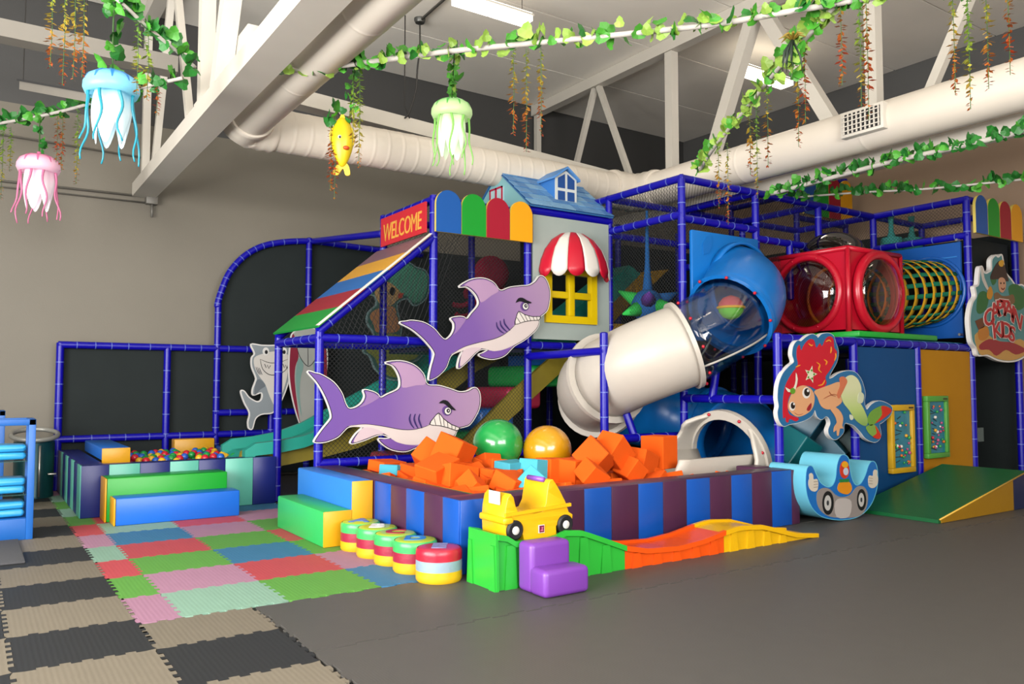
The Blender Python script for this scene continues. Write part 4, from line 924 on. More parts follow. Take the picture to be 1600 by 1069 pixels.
# lettered poufs
def pouf(x, y, cols, letter, lcol, lab):
    t = thing('round_pouf', (x, y, 0), lab, 'pouf', 'round lettered poufs', rot=(0, 0, 0)); R = 0.148; z = 0.0
    for i, h in enumerate(cols[:3]):
        z1 = (0.07, 0.135, 0.205)[i]; prof = [(R * 0.95 if i == 0 else R, z), (R, z + 0.012), (R + 0.001, (z + z1) / 2), (R, z1 - 0.014), (R if i < 2 else R * 0.94, z1)]
        obj('pouf_band', lathe(NB(), prof, 32, (x, y, 0)), M('pouf_' + h[1:], h, rough=0.35, var=0.05, bump=0.35, bscale=14), t, True); z = z1
    obj('pouf_top', lathe(NB(), [(0, 0.212), (0.09, 0.211), (R * 0.88, 0.207), (R * 0.94, 0.2)], 32, (x, y, 0)), M('pouf_' + cols[3][1:], cols[3], rough=0.3, var=0.05, bump=0.2, bscale=14), t, True)
    bm = text_bm(letter, 0.2, 0.002, bold=0.008); xform(bm, basis(Vector((x, y, 0.2135)), Vector((math.sin(YAW), -math.cos(YAW), 0)), Vector((math.cos(YAW), math.sin(YAW), 0)), Vector((0, 0, 1)))); obj('letter', bm, printed(lcol), t, label='letter ' + letter)
    return t
G3 = ('#e6b41c', '#a32440', '#43b862', '#a9c03a')
pouf(2.500, 5.77, G3, 'A', '#2f6fc0', 'green, red and yellow round pouf lettered A, nearest the foam steps'); pouf(2.505, 5.48, G3, 'B', '#e6e6e0', 'green, red and yellow round pouf with white letter B'); pouf(2.512, 5.19, G3, 'C', '#a3243a', 'green, red and yellow round pouf with red letter C')
pouf(2.518, 4.90, G3, 'D', '#2f7fc8', 'green, red and yellow round pouf with blue letter D'); pouf(2.525, 4.58, ('#e6b41c', '#93a9b8', '#c01c38', '#b8324a'), 'E', '#7f86b8', 'red, grey and yellow round pouf lettered E, nearest the camera')

# ============================================================ ROLLER COASTER TRACK, CAR AND STEPS
RCt = thing('coaster_track', (4.2, 4.26, 0), 'low toy coaster track in green, orange and yellow plastic along the foam pit', 'toy track')
PX_ = [2.67, 2.72, 2.80, 3.10, 3.17, 3.32, 3.5, 3.7, 3.9, 4.2, 4.45, 4.68, 4.85, 5.1, 5.3, 5.5, 5.79]; PZ_ = [0.34, 0.335, 0.285, 0.283, 0.315, 0.30, 0.235, 0.16, 0.12, 0.105, 0.125, 0.165, 0.185, 0.165, 0.115, 0.062, 0.03]
def tz_(x): return interp(x, PX_, PZ_)
def seg(x0, x1, mat, nm, lab):
    xs = [x0] + [x0 + (x1 - x0) * k / 16 for k in range(1, 16)] + [x1]
    bm = NB(); slab(bm, [Vector((x, 4.125, max(0.012, tz_(x) - 0.02))) for x in xs] + [Vector((xs[-1], 4.125, 0)), Vector((xs[0], 4.125, 0))], (0, 0.295, 0)); o = obj(nm, bm, mat, RCt, label=lab)
    for y in (4.10, 4.415):
        bm = NB(); slab(bm, [Vector((x, y, tz_(x))) for x in xs] + [Vector((x, y, max(0.0, tz_(x) - 0.035))) for x in xs[::-1]], (0, 0.028, 0)); obj('rail_lip', bm, mat, o)
    n = int((x1 - x0) / 0.19)
    for k in range(n):
        xc = x0 + 0.1 + k * 0.19; h = tz_(xc) - 0.04
        if h > 0.04: bm = NB(); slab(bm, [Vector((xc - 0.045, 4.112, 0)), Vector((xc + 0.045, 4.112, 0)), Vector((xc + 0.03, 4.112, h)), Vector((xc - 0.03, 4.112, h))], (0, 0.014, 0)); obj('side_rib', bm, mat, o)
    return o
g_ = seg(2.67, 3.70, plastic('#2fb53a'), 'green_section', 'green start block'); seg(3.702, 4.68, plastic('#f0560f'), 'orange_section', 'orange section'); seg(4.682, 5.79, plastic('#eab40c'), 'yellow_section', 'yellow run-out')
bm = NB(); slab(bm, [Vector((2.655, 4.10, 0)), Vector((2.655, 4.44, 0)), Vector((2.655, 4.43, 0.34)), Vector((2.655, 4.11, 0.34))], (0.018, 0, 0)); obj('end_wall', bm, plastic('#2fb53a'), g_)
for y in (4.14, 4.40): bm = NB(); slab(bm, [Vector((2.645, y - 0.035, 0.0)), Vector((2.645, y + 0.035, 0.0)), Vector((2.645, y + 0.018, 0.27)), Vector((2.645, y - 0.018, 0.27))], (0.012, 0, 0)); obj('side_rib', bm, plastic('#2fb53a'), g_)
PST = thing('toy_step', (2.96, 3.95, 0), 'purple plastic two-step stool against the green start block', 'step')
PUR = plastic('#7c3fa8', 0.4)
bm = NB(); box(bm, (2.80, 3.945, 0.0), (3.10, 4.095, 0.295), 0.03, 4); obj('upper_step', bm, PUR, PST, 40)
bm = NB(); box(bm, (2.795, 3.80, 0.0), (3.13, 3.965, 0.16), 0.03, 4); obj('lower_step', bm, PUR, PST, 40)
CAR = thing('ride_on_car', (2.97, 4.27, 0.30), 'yellow plastic ride-on car with black wheels parked on the coaster start', 'toy car')
YC = plastic('#efb810', 0.35)
def cc(x, y, Yp=4.14): return AY(740 + x / 5.344, 740 + y / 5.344, Yp)
prof = [cc(x, y) for x, y in ((268, 525), (262, 400), (268, 300), (285, 205), (312, 172), (335, 200), (352, 275), (372, 318), (430, 326), (520, 335), (575, 318), (605, 250), (618, 150), (628, 80), (640, 56), (660, 50), (690, 90), (722, 145), (766, 232), (796, 322), (826, 340), (824, 375), (800, 390), (720, 400), (690, 440), (688, 528), (430, 572), (405, 490), (360, 455), (310, 470), (285, 520))]
prof = [Vector((q.x, 4.14, q.z)) for q in prof]
bm = NB(); slab(bm, prof, (0, 0.27, 0)); bmesh.ops.dissolve_limit(bm, angle_limit=0.02, verts=bm.verts, edges=bm.edges)
caps = [e for e in bm.edges if abs(e.verts[0].co.y - e.verts[1].co.y) < 1e-5]; bev(bm, caps, 0.022, 3); obj('car_body', bm, YC, CAR, 45)
x0c, x1c = prof[1].x, max(q.x for q in prof)
bx('bumper', (x0c - 0.015, 4.125, 0.385), (x0c + 0.06, 4.425, 0.43), YC, CAR, 0.015, 3); 
obj('waist_rim', beam_box(NB(), (x0c, 4.137, 0.445), (x1c - 0.02, 4.137, 0.47), 0.02, 0.02), YC, CAR)
wz = 0.33
for px in (348, 768):
    q = cc(px, 540 if px < 500 else 468, 4.13)
    for y in (4.128, 4.365):
        wc = Vector((q.x, y, 0.285 + 0.062)); w_ = obj('wheel', lathe(NB(), [(0.02, -0.004), (0.05, -0.006), (0.062, 0.004), (0.062, 0.05), (0.05, 0.056), (0, 0.056)], 24, wc, 'y'), M('rubber_black', '#121316', rough=0.5), CAR, 40)
        obj('hub_cap', lathe(NB(), [(0, -0.012), (0.016, -0.012), (0.026, -0.006), (0.027, 0.0)], 16, wc, 'y'), M('hub_white', '#dedcd6', rough=0.4), w_, 40)
hq = cc(636, 62); obj('handle_bar', tube(NB(), [Vector((hq.x - 0.012, 4.19, hq.z + 0.004)), Vector((hq.x - 0.012, 4.36, hq.z + 0.004))], 0.017, 10), plastic('#8a55b8'), CAR, True)
bx('warning_sticker', (x0c - 0.003, 4.20, 0.50), (x0c + 0.004, 4.32, 0.58), printed('#dcdcd8'), CAR)
sq = cc(565, 462, 4.136); lg = bx('maker_badge', (sq.x - 0.022, 4.132, sq.z - 0.025), (sq.x + 0.022, 4.138, sq.z + 0.025), printed('#e8e4e0'), CAR); bx('badge_field', (sq.x - 0.018, 4.130, sq.z - 0.021), (sq.x + 0.018, 4.133, sq.z + 0.021), printed('#7a1f3c'), lg)
obj('badge_mark', slab(NB(), [Vector((sq.x + a, 4.1285, sq.z + b)) for a, b in ((-0.012, -0.012), (0.012, -0.012), (0.006, 0.0), (0.012, 0.012), (-0.004, 0.012), (0.0, 0.0))], (0, 0.002, 0)), printed('#c86a8a'), lg)

# ============================================================ ROCKER SEAT
RK = thing('rocker_seat', (6.6, 4.6, 0), 'light blue foam rocker printed with cartoon car wheels and thumbs-up hands', 'rocker')
def rk(x, y, Yp=4.46): return AY(1190 + x / 5.629, 640 + y / 5.629, Yp)
ro = [(640, 962), (520, 930), (440, 850), (398, 740), (386, 620), (395, 520), (420, 482), (455, 495), (485, 560), (520, 630), (580, 668), (622, 655), (650, 590), (662, 480), (690, 402), (730, 385), (768, 420), (780, 510), (800, 600), (830, 650), (870, 640), (910, 570), (940, 480), (975, 442), (1010, 470), (1025, 560), (1018, 680), (980, 800), (920, 885), (840, 940), (740, 962)]
rp = crom([rk(x, y) for x, y in ro], 3); zmin = min(q.z for q in rp); LB = vinyl('#6cc3dc')
for q in rp: q.z += 0.004 - zmin
bm = NB(); slab(bm, rp, (0, 0.40, 0)); obj('rocker_body', bm, [LB], RK, 40)
def flat(par, pts, y, hexc, name, th=0.003, smooth=3, conv=rk, dz=0.004 - zmin):
    q = [conv(a, b, y) for a, b in pts]; q = crom(q, smooth) if smooth else q
    for v_ in q: v_.z += dz
    return obj(name, slab(NB(), q, (0, th, 0)), printed(hexc) if isinstance(hexc, str) else hexc, par)
fr_ = flat(RK, offset2([(a, b) for a, b in ro], -6), 4.457, '#1468b4', 'front_print', 0.0035)
def ell(cx, cy, rx, ry, n=20): return [(cx + rx * math.cos(2 * PI * k / n), cy + ry * math.sin(2 * PI * k / n)) for k in range(n)]
flat(fr_, [(490, 720), (540, 680), (600, 690), (650, 740), (710, 760), (780, 740), (840, 670), (900, 670), (935, 740), (920, 860), (840, 935), (640, 940), (540, 900), (490, 820)], 4.4545, '#8c8480', 'grey_bonnet', 0.003)
for cx, cy, rx, ry in ((585, 812, 50, 105), (880, 785, 40, 95)):
    flat(fr_, ell(cx, cy, rx, ry), 4.452, '#14161a', 'tyre_print', 0.003, 0); flat(fr_, ell(cx - 2, cy, rx * 0.6, ry * 0.65), 4.450, '#b9b8b4', 'wheel_print', 0.003, 0); flat(fr_, ell(cx - 2, cy, rx * 0.2, ry * 0.22), 4.4485, '#33363a', 'hub_print', 0.003, 0)
for hx_, hy_, s in ((452, 640, 1), (985, 610, -1)):
    m_ = lambda pts: [(hx_ + s * a, hy_ + b) for a, b in pts]
    flat(fr_, m_([(-34, -78), (-14, -92), (2, -74), (6, -36), (34, -40), (46, -14), (46, 26), (38, 58), (14, 72), (-16, 62), (-36, 30), (-40, -14), (-32, -44)]), 4.4545, '#cfc5b4', 'hand_print', 0.003)
    for k in range(3): flat(fr_, m_([(8, -16 + k * 24), (44, -20 + k * 24), (44, -17 + k * 24), (8, -12 + k * 24)]), 4.4515, '#7a7064', 'finger_line', 0.002, 0)
flat(fr_, ell(730, 520, 42, 78), 4.4545, '#c8371f', 'driver_print', 0.003, 0); flat(fr_, ell(735, 475, 28, 28), 4.452, '#e0a21c', 'driver_print', 0.003, 0); flat(fr_, ell(742, 535, 22, 34), 4.4525, '#b9c4d6', 'driver_print', 0.003, 0)
flat(fr_, [(690, 630), (770, 625), (795, 690), (760, 735), (700, 725), (668, 690)], 4.4545, '#d98a18', 'driver_print', 0.003); flat(fr_, [(685, 605), (770, 600), (770, 628), (690, 632)], 4.453, '#1f7a3c', 'driver_print', 0.003, 0)
flat(fr_, [(650, 800), (720, 770), (790, 800), (770, 930), (660, 935)], 4.4515, '#b5aeaa', 'chrome_print', 0.002)

# ============================================================ RAMP
RM = thing('foam_ramp', (8.1, 4.3, 0), 'green foam wedge ramp with yellow side leading up to the yellow panel', 'ramp')
ry0, ry1 = 3.89, 4.76
obj('ramp_top', slab(NB(), [Vector((7.23, ry0, 0.002)), Vector((8.95, ry0, 0.002)), Vector((8.95, ry0, 0.37)), Vector((7.23, ry0, 0.035))], (0, ry1 - ry0, 0)), vinyl('#0b5c30'), RM)
obj('ramp_side', slab(NB(), [Vector((7.27, ry0, 0.004)), Vector((8.62, ry0, 0.004)), Vector((8.62, ry0, 0.296)), Vector((7.27, ry0, 0.036))], (0, -0.008, 0)), vinyl('#a07510'), RM)
obj('ramp_side', slab(NB(), [Vector((8.63, ry0, 0.004)), Vector((8.95, ry0, 0.004)), Vector((8.95, ry0, 0.36)), Vector((8.63, ry0, 0.298))], (0, -0.008, 0)), vinyl('#14244c'), RM)
obj('ramp_piping', tube(NB(), [(7.24, ry0 - 0.006, 0.036), (8.94, ry0 - 0.006, 0.366)], 0.008, 8), vinyl('#d3a63a'), RM, True)

# ============================================================ BEAD BOARDS ON THE PANELS
def bead_board(x0, x1, z0, z1, y, fh, lab, rs):
    t = thing('bead_maze_board', ((x0 + x1) / 2, y, z0), lab, 'activity board'); m = plastic(fh, 0.45); b = 0.055
    for lo, hi in (((x0, z0), (x1, z0 + b)), ((x0, z1 - b * 1.15), (x1, z1)), ((x0, z0 + b), (x0 + b, z1 - b * 1.15)), ((x1 - b, z0 + b), (x1, z1 - b * 1.15))): bx('frame_rail', (lo[0], y - 0.06, lo[1]), (hi[0], y, hi[1]), m, t, 0.006)
    pb = bx('picture_panel', (x0 + b, y - 0.03, z0 + b), (x1 - b, y - 0.005, z1 - b), M('sea_print', '#1f7f96', rough=0.3, var=0.35, scale=9), t)
    r = random.Random(rs); cols = ['#c8203c', '#d8a02a', '#e0d8d0', '#2f9a4a', '#b84a7a', '#d86a1f']
    for k in range(26):
        low = k < 14; bxp = r.uniform(x0 + b + 0.03, x1 - b - 0.03); bz = r.uniform(z0 + b + 0.03, z0 + (z1 - z0) * (0.45 if low else 0.9)); rr_ = r.uniform(0.010, 0.020)
        obj('bead', ball_bm(rr_, 8, 6, (bxp, y - 0.04, bz)), plastic(r.choice(cols)), pb, True)
    for k in range(9):
        zz = z0 + b + 0.06 + k * (z1 - z0 - 2 * b - 0.1) / 9; xx = r.uniform(x0 + b, x0 + b + 0.1); obj('wire_track', tube(NB(), [(xx, y - 0.035, zz), (xx + r.uniform(0.06, 0.14), y - 0.035, zz + r.uniform(-0.03, 0.03))], 0.004, 6), M('wire_dark'), pb)
    bx('maker_mark', (x1 - 0.12, y - 0.0615, z1 - 0.042), (x1 - 0.03, y - 0.0595, z1 - 0.026), printed('#2a2a20'), t)
yb_ = 4.915
a, b_ = AY(1393, 633, yb_ - 0.06), AY(1432, 737, yb_ - 0.06); bead_board(a.x, b_.x, b_.z, a.z, yb_, '#cfa318', 'bead maze board in a yellow frame on the blue panel', 1)
a, b_ = AY(1449, 619, yb_ - 0.06), AY(1485, 714, yb_ - 0.06); bead_board(a.x, b_.x, b_.z, a.z, yb_, '#4f9e3c', 'bead maze board in a green frame on the yellow panel', 2)
# blue-green foam blocks in the opening behind the mermaid
rg = random.Random(9)
for k, (px, py, s) in enumerate(((1240, 700, 0.34), (1285, 704, 0.36), (1322, 690, 0.32), (1262, 655, 0.32), (1305, 652, 0.32), (1330, 735, 0.26))):
    q = AY(px, py, 5.28 + 0.05 * (k % 3)); bm = NB(); box(bm, (-s / 2, -s / 2, -s / 2), (s / 2, s / 2, s / 2), 0.012); o = obj('foam_rock', bm, vinyl('#12566e' if k % 2 else '#0f6a70'), None, local=True); o.location = (q.x, q.y, max(q.z, 0.28)); o.rotation_euler = (rg.uniform(0, 1), rg.uniform(0, 1), rg.uniform(0, 1))
    tag(o, 'dark teal foam block piled in the opening behind the mermaid sign', 'foam block', 'teal foam blocks behind the mermaid')

# ============================================================ LEFT EDGE: SHELVES, BIN, DOORMAT
SHB = plastic('#0f62b8', 0.45)
def shelf(x0, x1, y0, y1, h, lab, bags):
    t = thing('blue_shelf', ((x0 + x1) / 2, (y0 + y1) / 2, 0), lab, 'shelf', 'blue framed shelves')
    for x in (x0, x1 - 0.05):
        for y in (y0, y1 - 0.05): bx('frame_post', (x, y, 0.0), (x + 0.05, y + 0.05, h), SHB, t, 0.004)
    bx('top_rail', (x0, y0, h - 0.05), (x1, y0 + 0.05, h), SHB, t, 0.004); bx('top_rail', (x0, y1 - 0.05, h - 0.05), (x1, y1, h), SHB, t, 0.004)
    bx('top_rail', (x1 - 0.05, y0 + 0.05, h - 0.05), (x1, y1 - 0.05, h), SHB, t, 0.004)
    bx('base_box', (x0 + 0.05, y0 + 0.002, 0.0), (x1 - 0.05, y1 - 0.002, 0.17), SHB, t, 0.004)
    for z in (0.35, 0.62): bx('glass_shelf', (x0 + 0.05, y0 + 0.05, z), (x1 - 0.05, y1 - 0.05, z + 0.008), M('shelf_glass', '#2f5a58', rough=0.1, spec=0.6, var=0, alpha=0.55), t)
    r = random.Random(bags)
    for z in (0.172, 0.36, 0.63):
        for k in range(2):
            x = x1 - 0.16 - k * 0.21
            if x < x0 + 0.12: break
            for lv in range(2):
                bm = NB(); box(bm, (-0.10, -0.13, -0.03), (0.10, 0.13, 0.03), 0.026, 4)
                for v_ in bm.verts: v_.co += Vector((r.uniform(-1, 1), r.uniform(-1, 1), r.uniform(-0.6, 0.6))) * 0.004
                bmesh.ops.translate(bm, vec=(x, (y0 + y1) / 2, z + 0.036 + lv * 0.062), verts=bm.verts); o = obj('shoe_cover_pack', bm, vinyl('#2f9cd8'), None, True)
                tag(o, 'bright blue soft pack stacked on a blue framed shelf', 'pack', 'blue packs on the shelves')
shelf(-0.60, 0.46, 7.60, 7.98, 0.965, 'blue framed open shelf with blue packs at the left edge, in front', 3)
shelf(-0.75, 0.30, 9.3, 9.68, 0.99, 'blue framed shelf further back near the bin at the left edge', 5)
BI = thing('waste_bin', (0.62, 10.43, 0), 'dark round pedal bin with a raised pale ring beside the ball pit', 'bin')
obj('bin_body', lathe(NB(), [(0, 0.0), (0.2, 0.0), (0.2, 0.03), (0.195, 0.05), (0.2, 0.62), (0.0, 0.63)], 28, (0.62, 10.43, 0)), M('bin_teal', '#174a4e', rough=0.3, metal=0.3), BI, 40)
cR = Vector((0.62, 10.41, 0.69)); obj('bag_ring', tube(NB(), [cR + Vector((0.225 * math.cos(k * PI / 16), 0.225 * math.sin(k * PI / 16), 0.05 * math.sin(k * PI / 16))) for k in range(32)], 0.026, 10, closed=True), M('ring_pale', '#a9a9a2', rough=0.35, metal=0.3), BI, True)
bx('pedal', (0.74, 10.16, 0.26), (0.82, 10.26, 0.275), M('steel'), BI, 0.004); obj('bin_rod', tube(NB(), [(0.66, 10.21, 0.02), (0.66, 10.21, 0.58)], 0.012, 8), M('steel'), BI, True)
dm_ = bx('door_mat', (-0.5, 6.60, 0.001), (0.36, 7.58, 0.016), M('mat_fibre', '#55565a', rough=0.95, var=0.3, scale=60, bump=0.6, bscale=300), None, 0.006); tag(dm_, 'grey fibre doormat on the floor at the left edge before the shelf', 'doormat')

# ============================================================ CUT-OUT BOARDS
def conv_of(x0, y0, s): return lambda a, b, Yp: AY(x0 + a / s, y0 + b / s, Yp)
class Art:
    """layers of a cut-out sign on the plane y; layer 0 is the board itself"""
    def __init__(self, t, conv, y): self.t, self.c, self.y, self.k = t, conv, y, 0
    def board(self, pts, th, edge, grow=0, n=4, name='board'):
        pts = crom([Vector((a, b, 0)) for a, b in pts], n); pts = offset2([(q.x, q.y) for q in pts], grow) if grow else [(q.x, q.y) for q in pts]
        return obj(name, slab(NB(), [self.c(a, b, self.y) for a, b in pts], (0, th, 0)), edge, self.t)
    def layer(self, pts, mat, name, lev, n=3, grow=0, par=None, th=0.0025):
        if n: pts = [(q.x, q.y) for q in crom([Vector((a, b, 0)) for a, b in pts], n)]
        if grow: pts = offset2(pts, grow)
        yy = self.y - 0.0022 * lev
        q = [self.c(a, b, self.y) for a, b in pts]
        for v_ in q: v_.y = yy
        return obj(name, slab(NB(), q, (0, th, 0)), printed(mat) if isinstance(mat, str) else mat, par or self.t)
    def line(self, pts, wd, mat, name, lev, n=4, taper=True):
        q = crom([Vector((a, b, 0)) for a, b in pts], n, False); L_, R_ = [], []
        for i, p_ in enumerate(q):
            d_ = (q[min(i + 1, len(q) - 1)] - q[max(i - 1, 0)]).normalized(); w_ = wd * (0.35 + 0.65 * math.sin(PI * (i + 0.3) / (len(q) - 0.4))) if taper else wd
            L_.append((p_.x - d_.y * w_ / 2, p_.y + d_.x * w_ / 2)); R_.append((p_.x + d_.y * w_ / 2, p_.y - d_.x * w_ / 2))
        return self.layer(L_ + R_[::-1], mat, name, lev, 0)
def copy_tree(o, parent=None):
    c = o.copy(); COL.objects.link(c); c.parent = parent
    for ch in list(o.children): copy_tree(ch, c)
    return c
# ---- purple shark
SO = [(38, 605), (75, 612), (110, 622), (170, 660), (212, 715), (232, 770), (252, 797), (290, 790), (322, 765), (336, 732), (330, 701), (372, 708), (400, 722), (418, 740), (455, 722), (512, 693), (520, 650), (505, 605), (480, 572), (445, 557), (520, 549), (590, 570), (638, 615), (660, 671), (720, 678), (780, 695), (830, 711), (872, 706), (906, 689), (928, 705), (936, 745), (930, 795), (908, 842), (880, 880), (850, 892), (828, 898), (812, 915), (802, 938), (770, 960), (700, 982), (630, 990), (600, 1000), (545, 1020), (480, 1012), (432, 985), (408, 957), (440, 956), (470, 950), (430, 932), (390, 938), (330, 962), (270, 979), (264, 968), (290, 930), (322, 897), (300, 888), (250, 892), (225, 912), (190, 946), (130, 970), (80, 973), (75, 962), (112, 908), (150, 862), (161, 838), (150, 790), (122, 722), (85, 660)]
c_ = Vector((3.4522, 7.22, 1.0478)); SK = thing('shark_cutout', c_, 'purple cartoon shark cut-out swimming level, the lower of two, above the foam cubes', 'cut-out sign', 'purple shark cut-outs')
a_ = Art(SK, conv_of(470, 400, 3.3415), 7.22)
def inner(pts, g): return offset2([(q.x, q.y) for q in crom([Vector((a, b, 0)) for a, b in pts], 4)], g)
PG = grad_mat('shark_purple', [(0, '#6a479f'), (0.45, '#7d5aa6'), (0.8, '#a583b0'), (1, '#b292b4')], 0, -0.9, 0.95); INK = printed('#17151c'); FINP = printed('#b794b8'); BELLY = printed('#ddd0cc')
a_.board(SO, 0.03, M('board_white_edge', '#e9e6e2', rough=0.5), 5.0)
a_.layer(inner(SO, 0.5), INK, 'ink_outline', 1, 0); body_l = a_.layer(inner(SO, -3.2), PG, 'purple_body', 2, 0)
a_.layer([(530, 688), (526, 645), (512, 605), (490, 576), (470, 562), (520, 556), (586, 576), (632, 618), (650, 668), (600, 676)], FINP, 'dorsal_fin', 3)
a_.layer([(305, 790), (330, 768), (343, 735), (340, 710), (370, 714), (398, 728), (408, 740), (350, 775)], printed('#9a78ae'), 'small_fin', 3)
a_.layer([(242, 889), (330, 878), (420, 888), (520, 906), (590, 906), (650, 890), (672, 880), (720, 888), (790, 906), (808, 915), (798, 937), (768, 957), (700, 978), (620, 986), (545, 984), (490, 968), (455, 940), (400, 912), (330, 896)], BELLY, 'belly', 3)
a_.layer([(325, 897), (380, 900), (432, 926), (390, 934), (330, 957), (275, 973), (294, 931)], printed('#d3bfc6'), 'pelvic_fin', 4)
a_.layer([(418, 960), (470, 956), (500, 972), (560, 988), (600, 995), (545, 1015), (482, 1007), (436, 981)], printed('#7a55a6'), 'pectoral_fin', 3)
a_.line([(242, 889), (330, 878), (420, 888), (520, 906), (590, 906), (650, 890), (672, 880)], 3, INK, 'belly_line', 4)
a_.layer([(668, 881), (690, 845), (718, 818), (742, 846), (785, 878), (830, 897), (812, 914), (770, 900), (720, 888)], INK, 'mouth_outline', 4, 2); a_.layer([(674, 879), (694, 846), (718, 823), (740, 850), (783, 882), (823, 898), (810, 910), (770, 896), (720, 884)], printed('#e9e2da'), 'teeth', 5, 2)
for p_ in (((694, 848), (702, 884)), ((718, 824), (730, 886)), ((742, 850), (746, 890)), ((762, 866), (765, 895)), ((785, 882), (786, 902)), ((805, 891), (802, 908))): a_.line(list(p_), 2.5, INK, 'tooth_line', 6, 2, False)
for dx in (0, 24, 48): a_.line([(572 + dx, 825), (566 + dx, 850), (574 + dx, 878), (590 + dx * 0.85, 900)], 9, printed('#3a2a6a'), 'gill_slit', 4)
a_.layer(ell(762, 808, 26, 27), printed('#6a4a92'), 'eye_socket', 3, 0); a_.layer(ell(765, 810, 19, 21), INK, 'eye_ring', 4, 0); a_.layer(ell(765, 810, 16, 18), printed('#e8e6e2'), 'eye_white', 5, 0); a_.layer(ell(767, 808, 9, 11), INK, 'pupil', 6, 0); a_.layer(ell(768, 808, 3.5, 4.5), printed('#c8c4cc'), 'glint', 7, 0)
a_.layer([(718, 769), (740, 752), (765, 758), (785, 782), (808, 806), (785, 802), (765, 786), (742, 770)], INK, 'eyebrow', 5, 2)
S2 = copy_tree(SK); S2.location = (4.4311, 7.195, 1.9178); S2.rotation_euler = (0, math.radians(-24), 0); tag(S2, 'purple cartoon shark cut-out swimming upwards, its snout beside the yellow window')

# ---- red-haired mermaid
MC = conv_of(1210, 520, 5.937); ym = 4.85; q = MC(560, 560, ym)
MM = thing('mermaid_cutout', (q.x, ym, q.z - 0.5), 'cut-out sign of a red-haired mermaid with a green tail and blue border', 'cut-out sign')
a_ = Art(MM, MC, ym)
MO = [(85, 865), (45, 812), (32, 740), (42, 680), (32, 600), (42, 480), (80, 380), (140, 310), (183, 270), (167, 200), (180, 120), (215, 75), (245, 82), (290, 45), (345, 15), (385, 28), (405, 48), (440, 15), (500, 5), (545, 30), (562, 80), (590, 170), (576, 270), (522, 370), (505, 425), (540, 418), (600, 378), (680, 355), (750, 370), (800, 430), (826, 500), (840, 570), (832, 640), (855, 715), (900, 668), (960, 636), (1025, 648), (1088, 692), (1072, 765), (1000, 830), (972, 852), (986, 930), (972, 988), (925, 1014), (850, 982), (800, 920), (740, 860), (690, 842), (660, 835), (642, 860), (640, 920), (600, 970), (555, 990), (512, 950), (502, 900), (522, 840), (505, 790), (475, 775), (450, 798), (425, 800), (395, 770), (375, 715), (350, 765), (300, 802), (220, 832), (140, 848)]
a_.board(MO, 0.045, M('board_white_edge'), 6); a_.layer(inner(MO, 2), '#1f6a9c', 'blue_border', 1, 0)
hair = a_.layer([(78, 790), (76, 640), (96, 500), (150, 390), (214, 300), (204, 230), (206, 150), (230, 112), (246, 165), (272, 112), (320, 62), (364, 70), (386, 140), (418, 98), (440, 125), (470, 60), (510, 32), (545, 60), (552, 140), (578, 180), (558, 260), (510, 350), (470, 410), (480, 470), (440, 522), (390, 530), (330, 500), (250, 490), (180, 530), (132, 600), (120, 690), (140, 760), (222, 792), (196, 822), (140, 800), (124, 832), (104, 822), (100, 780)], '#c8142c', 'red_hair', 2)
SKN = printed('#e0a577')
a_.layer([(128, 640), (168, 545), (240, 492), (310, 502), (360, 560), (366, 640), (340, 712), (280, 760), (210, 780), (160, 752), (124, 705)], SKN, 'face', 3)
a_.layer([(365, 545), (430, 512), (520, 480), (580, 458), (612, 470), (602, 560), (622, 640), (560, 692), (490, 712), (430, 682), (395, 600)], SKN, 'torso', 3)
a_.layer([(510, 706), (560, 690), (612, 740), (632, 800), (622, 860), (634, 890), (602, 888), (590, 952), (574, 950), (570, 902), (544, 922), (548, 872), (574, 830), (548, 760)], SKN, 'arm', 4, 2)
a_.layer([(598, 420), (640, 408), (670, 450), (650, 502), (622, 560), (592, 612), (574, 570), (602, 490)], printed('#cf7350'), 'raised_arm', 4)
TG = grad_mat('mermaid_tail', [(0, '#d9dcae'), (0.45, '#b9cf7a'), (1, '#3f8a2a')], 2, 0.55, 0.05)
a_.layer([(612, 560), (638, 440), (700, 392), (760, 420), (796, 490), (802, 560), (790, 640), (820, 700), (860, 800), (850, 862), (800, 852), (740, 800), (690, 720), (636, 650)], TG, 'tail', 3)
a_.layer([(775, 560), (800, 552), (824, 580), (815, 640), (790, 655), (765, 640)], printed('#cfd6b4'), 'hip_fin', 4); a_.layer([(690, 760), (720, 770), (725, 800), (700, 808)], printed('#d5dac0'), 'hip_fin', 4)
a_.layer([(858, 800), (888, 732), (950, 692), (1000, 676), (1050, 690), (1080, 730), (1000, 800), (930, 842), (880, 862)], printed('#6fa03c'), 'tail_fin', 4); a_.layer([(985, 682), (1050, 692), (1078, 730), (1000, 798), (930, 838), (990, 762)], printed('#cf2a1c'), 'fin_tip', 5)
a_.layer([(845, 872), (900, 850), (942, 872), (980, 950), (958, 985), (900, 960), (860, 920)], printed('#7fa848'), 'tail_fin', 4); a_.layer([(926, 862), (980, 950), (958, 985), (905, 965), (942, 930)], printed('#d2301c'), 'fin_tip', 5)
for cx, cy, rx, ry in ((290, 558, 36, 52), (160, 682, 27, 42)):
    a_.layer(ell(cx, cy, rx, ry), printed('#eae4de'), 'eye_white', 4, 0); a_.layer(ell(cx + 4, cy - 6, rx * 0.72, ry * 0.72), printed('#1d1614'), 'iris', 5, 0); a_.layer(ell(cx + 12, cy - 20, rx * 0.25, ry * 0.25), printed('#e8e8e8'), 'glint', 6, 0)
a_.layer([(296, 700), (334, 650), (336, 690), (318, 724), (298, 722)], printed('#9c1f2c'), 'mouth', 4, 2); a_.line([(180, 742), (215, 762), (260, 750)], 5, printed('#a8583a'), 'nose_line', 4)
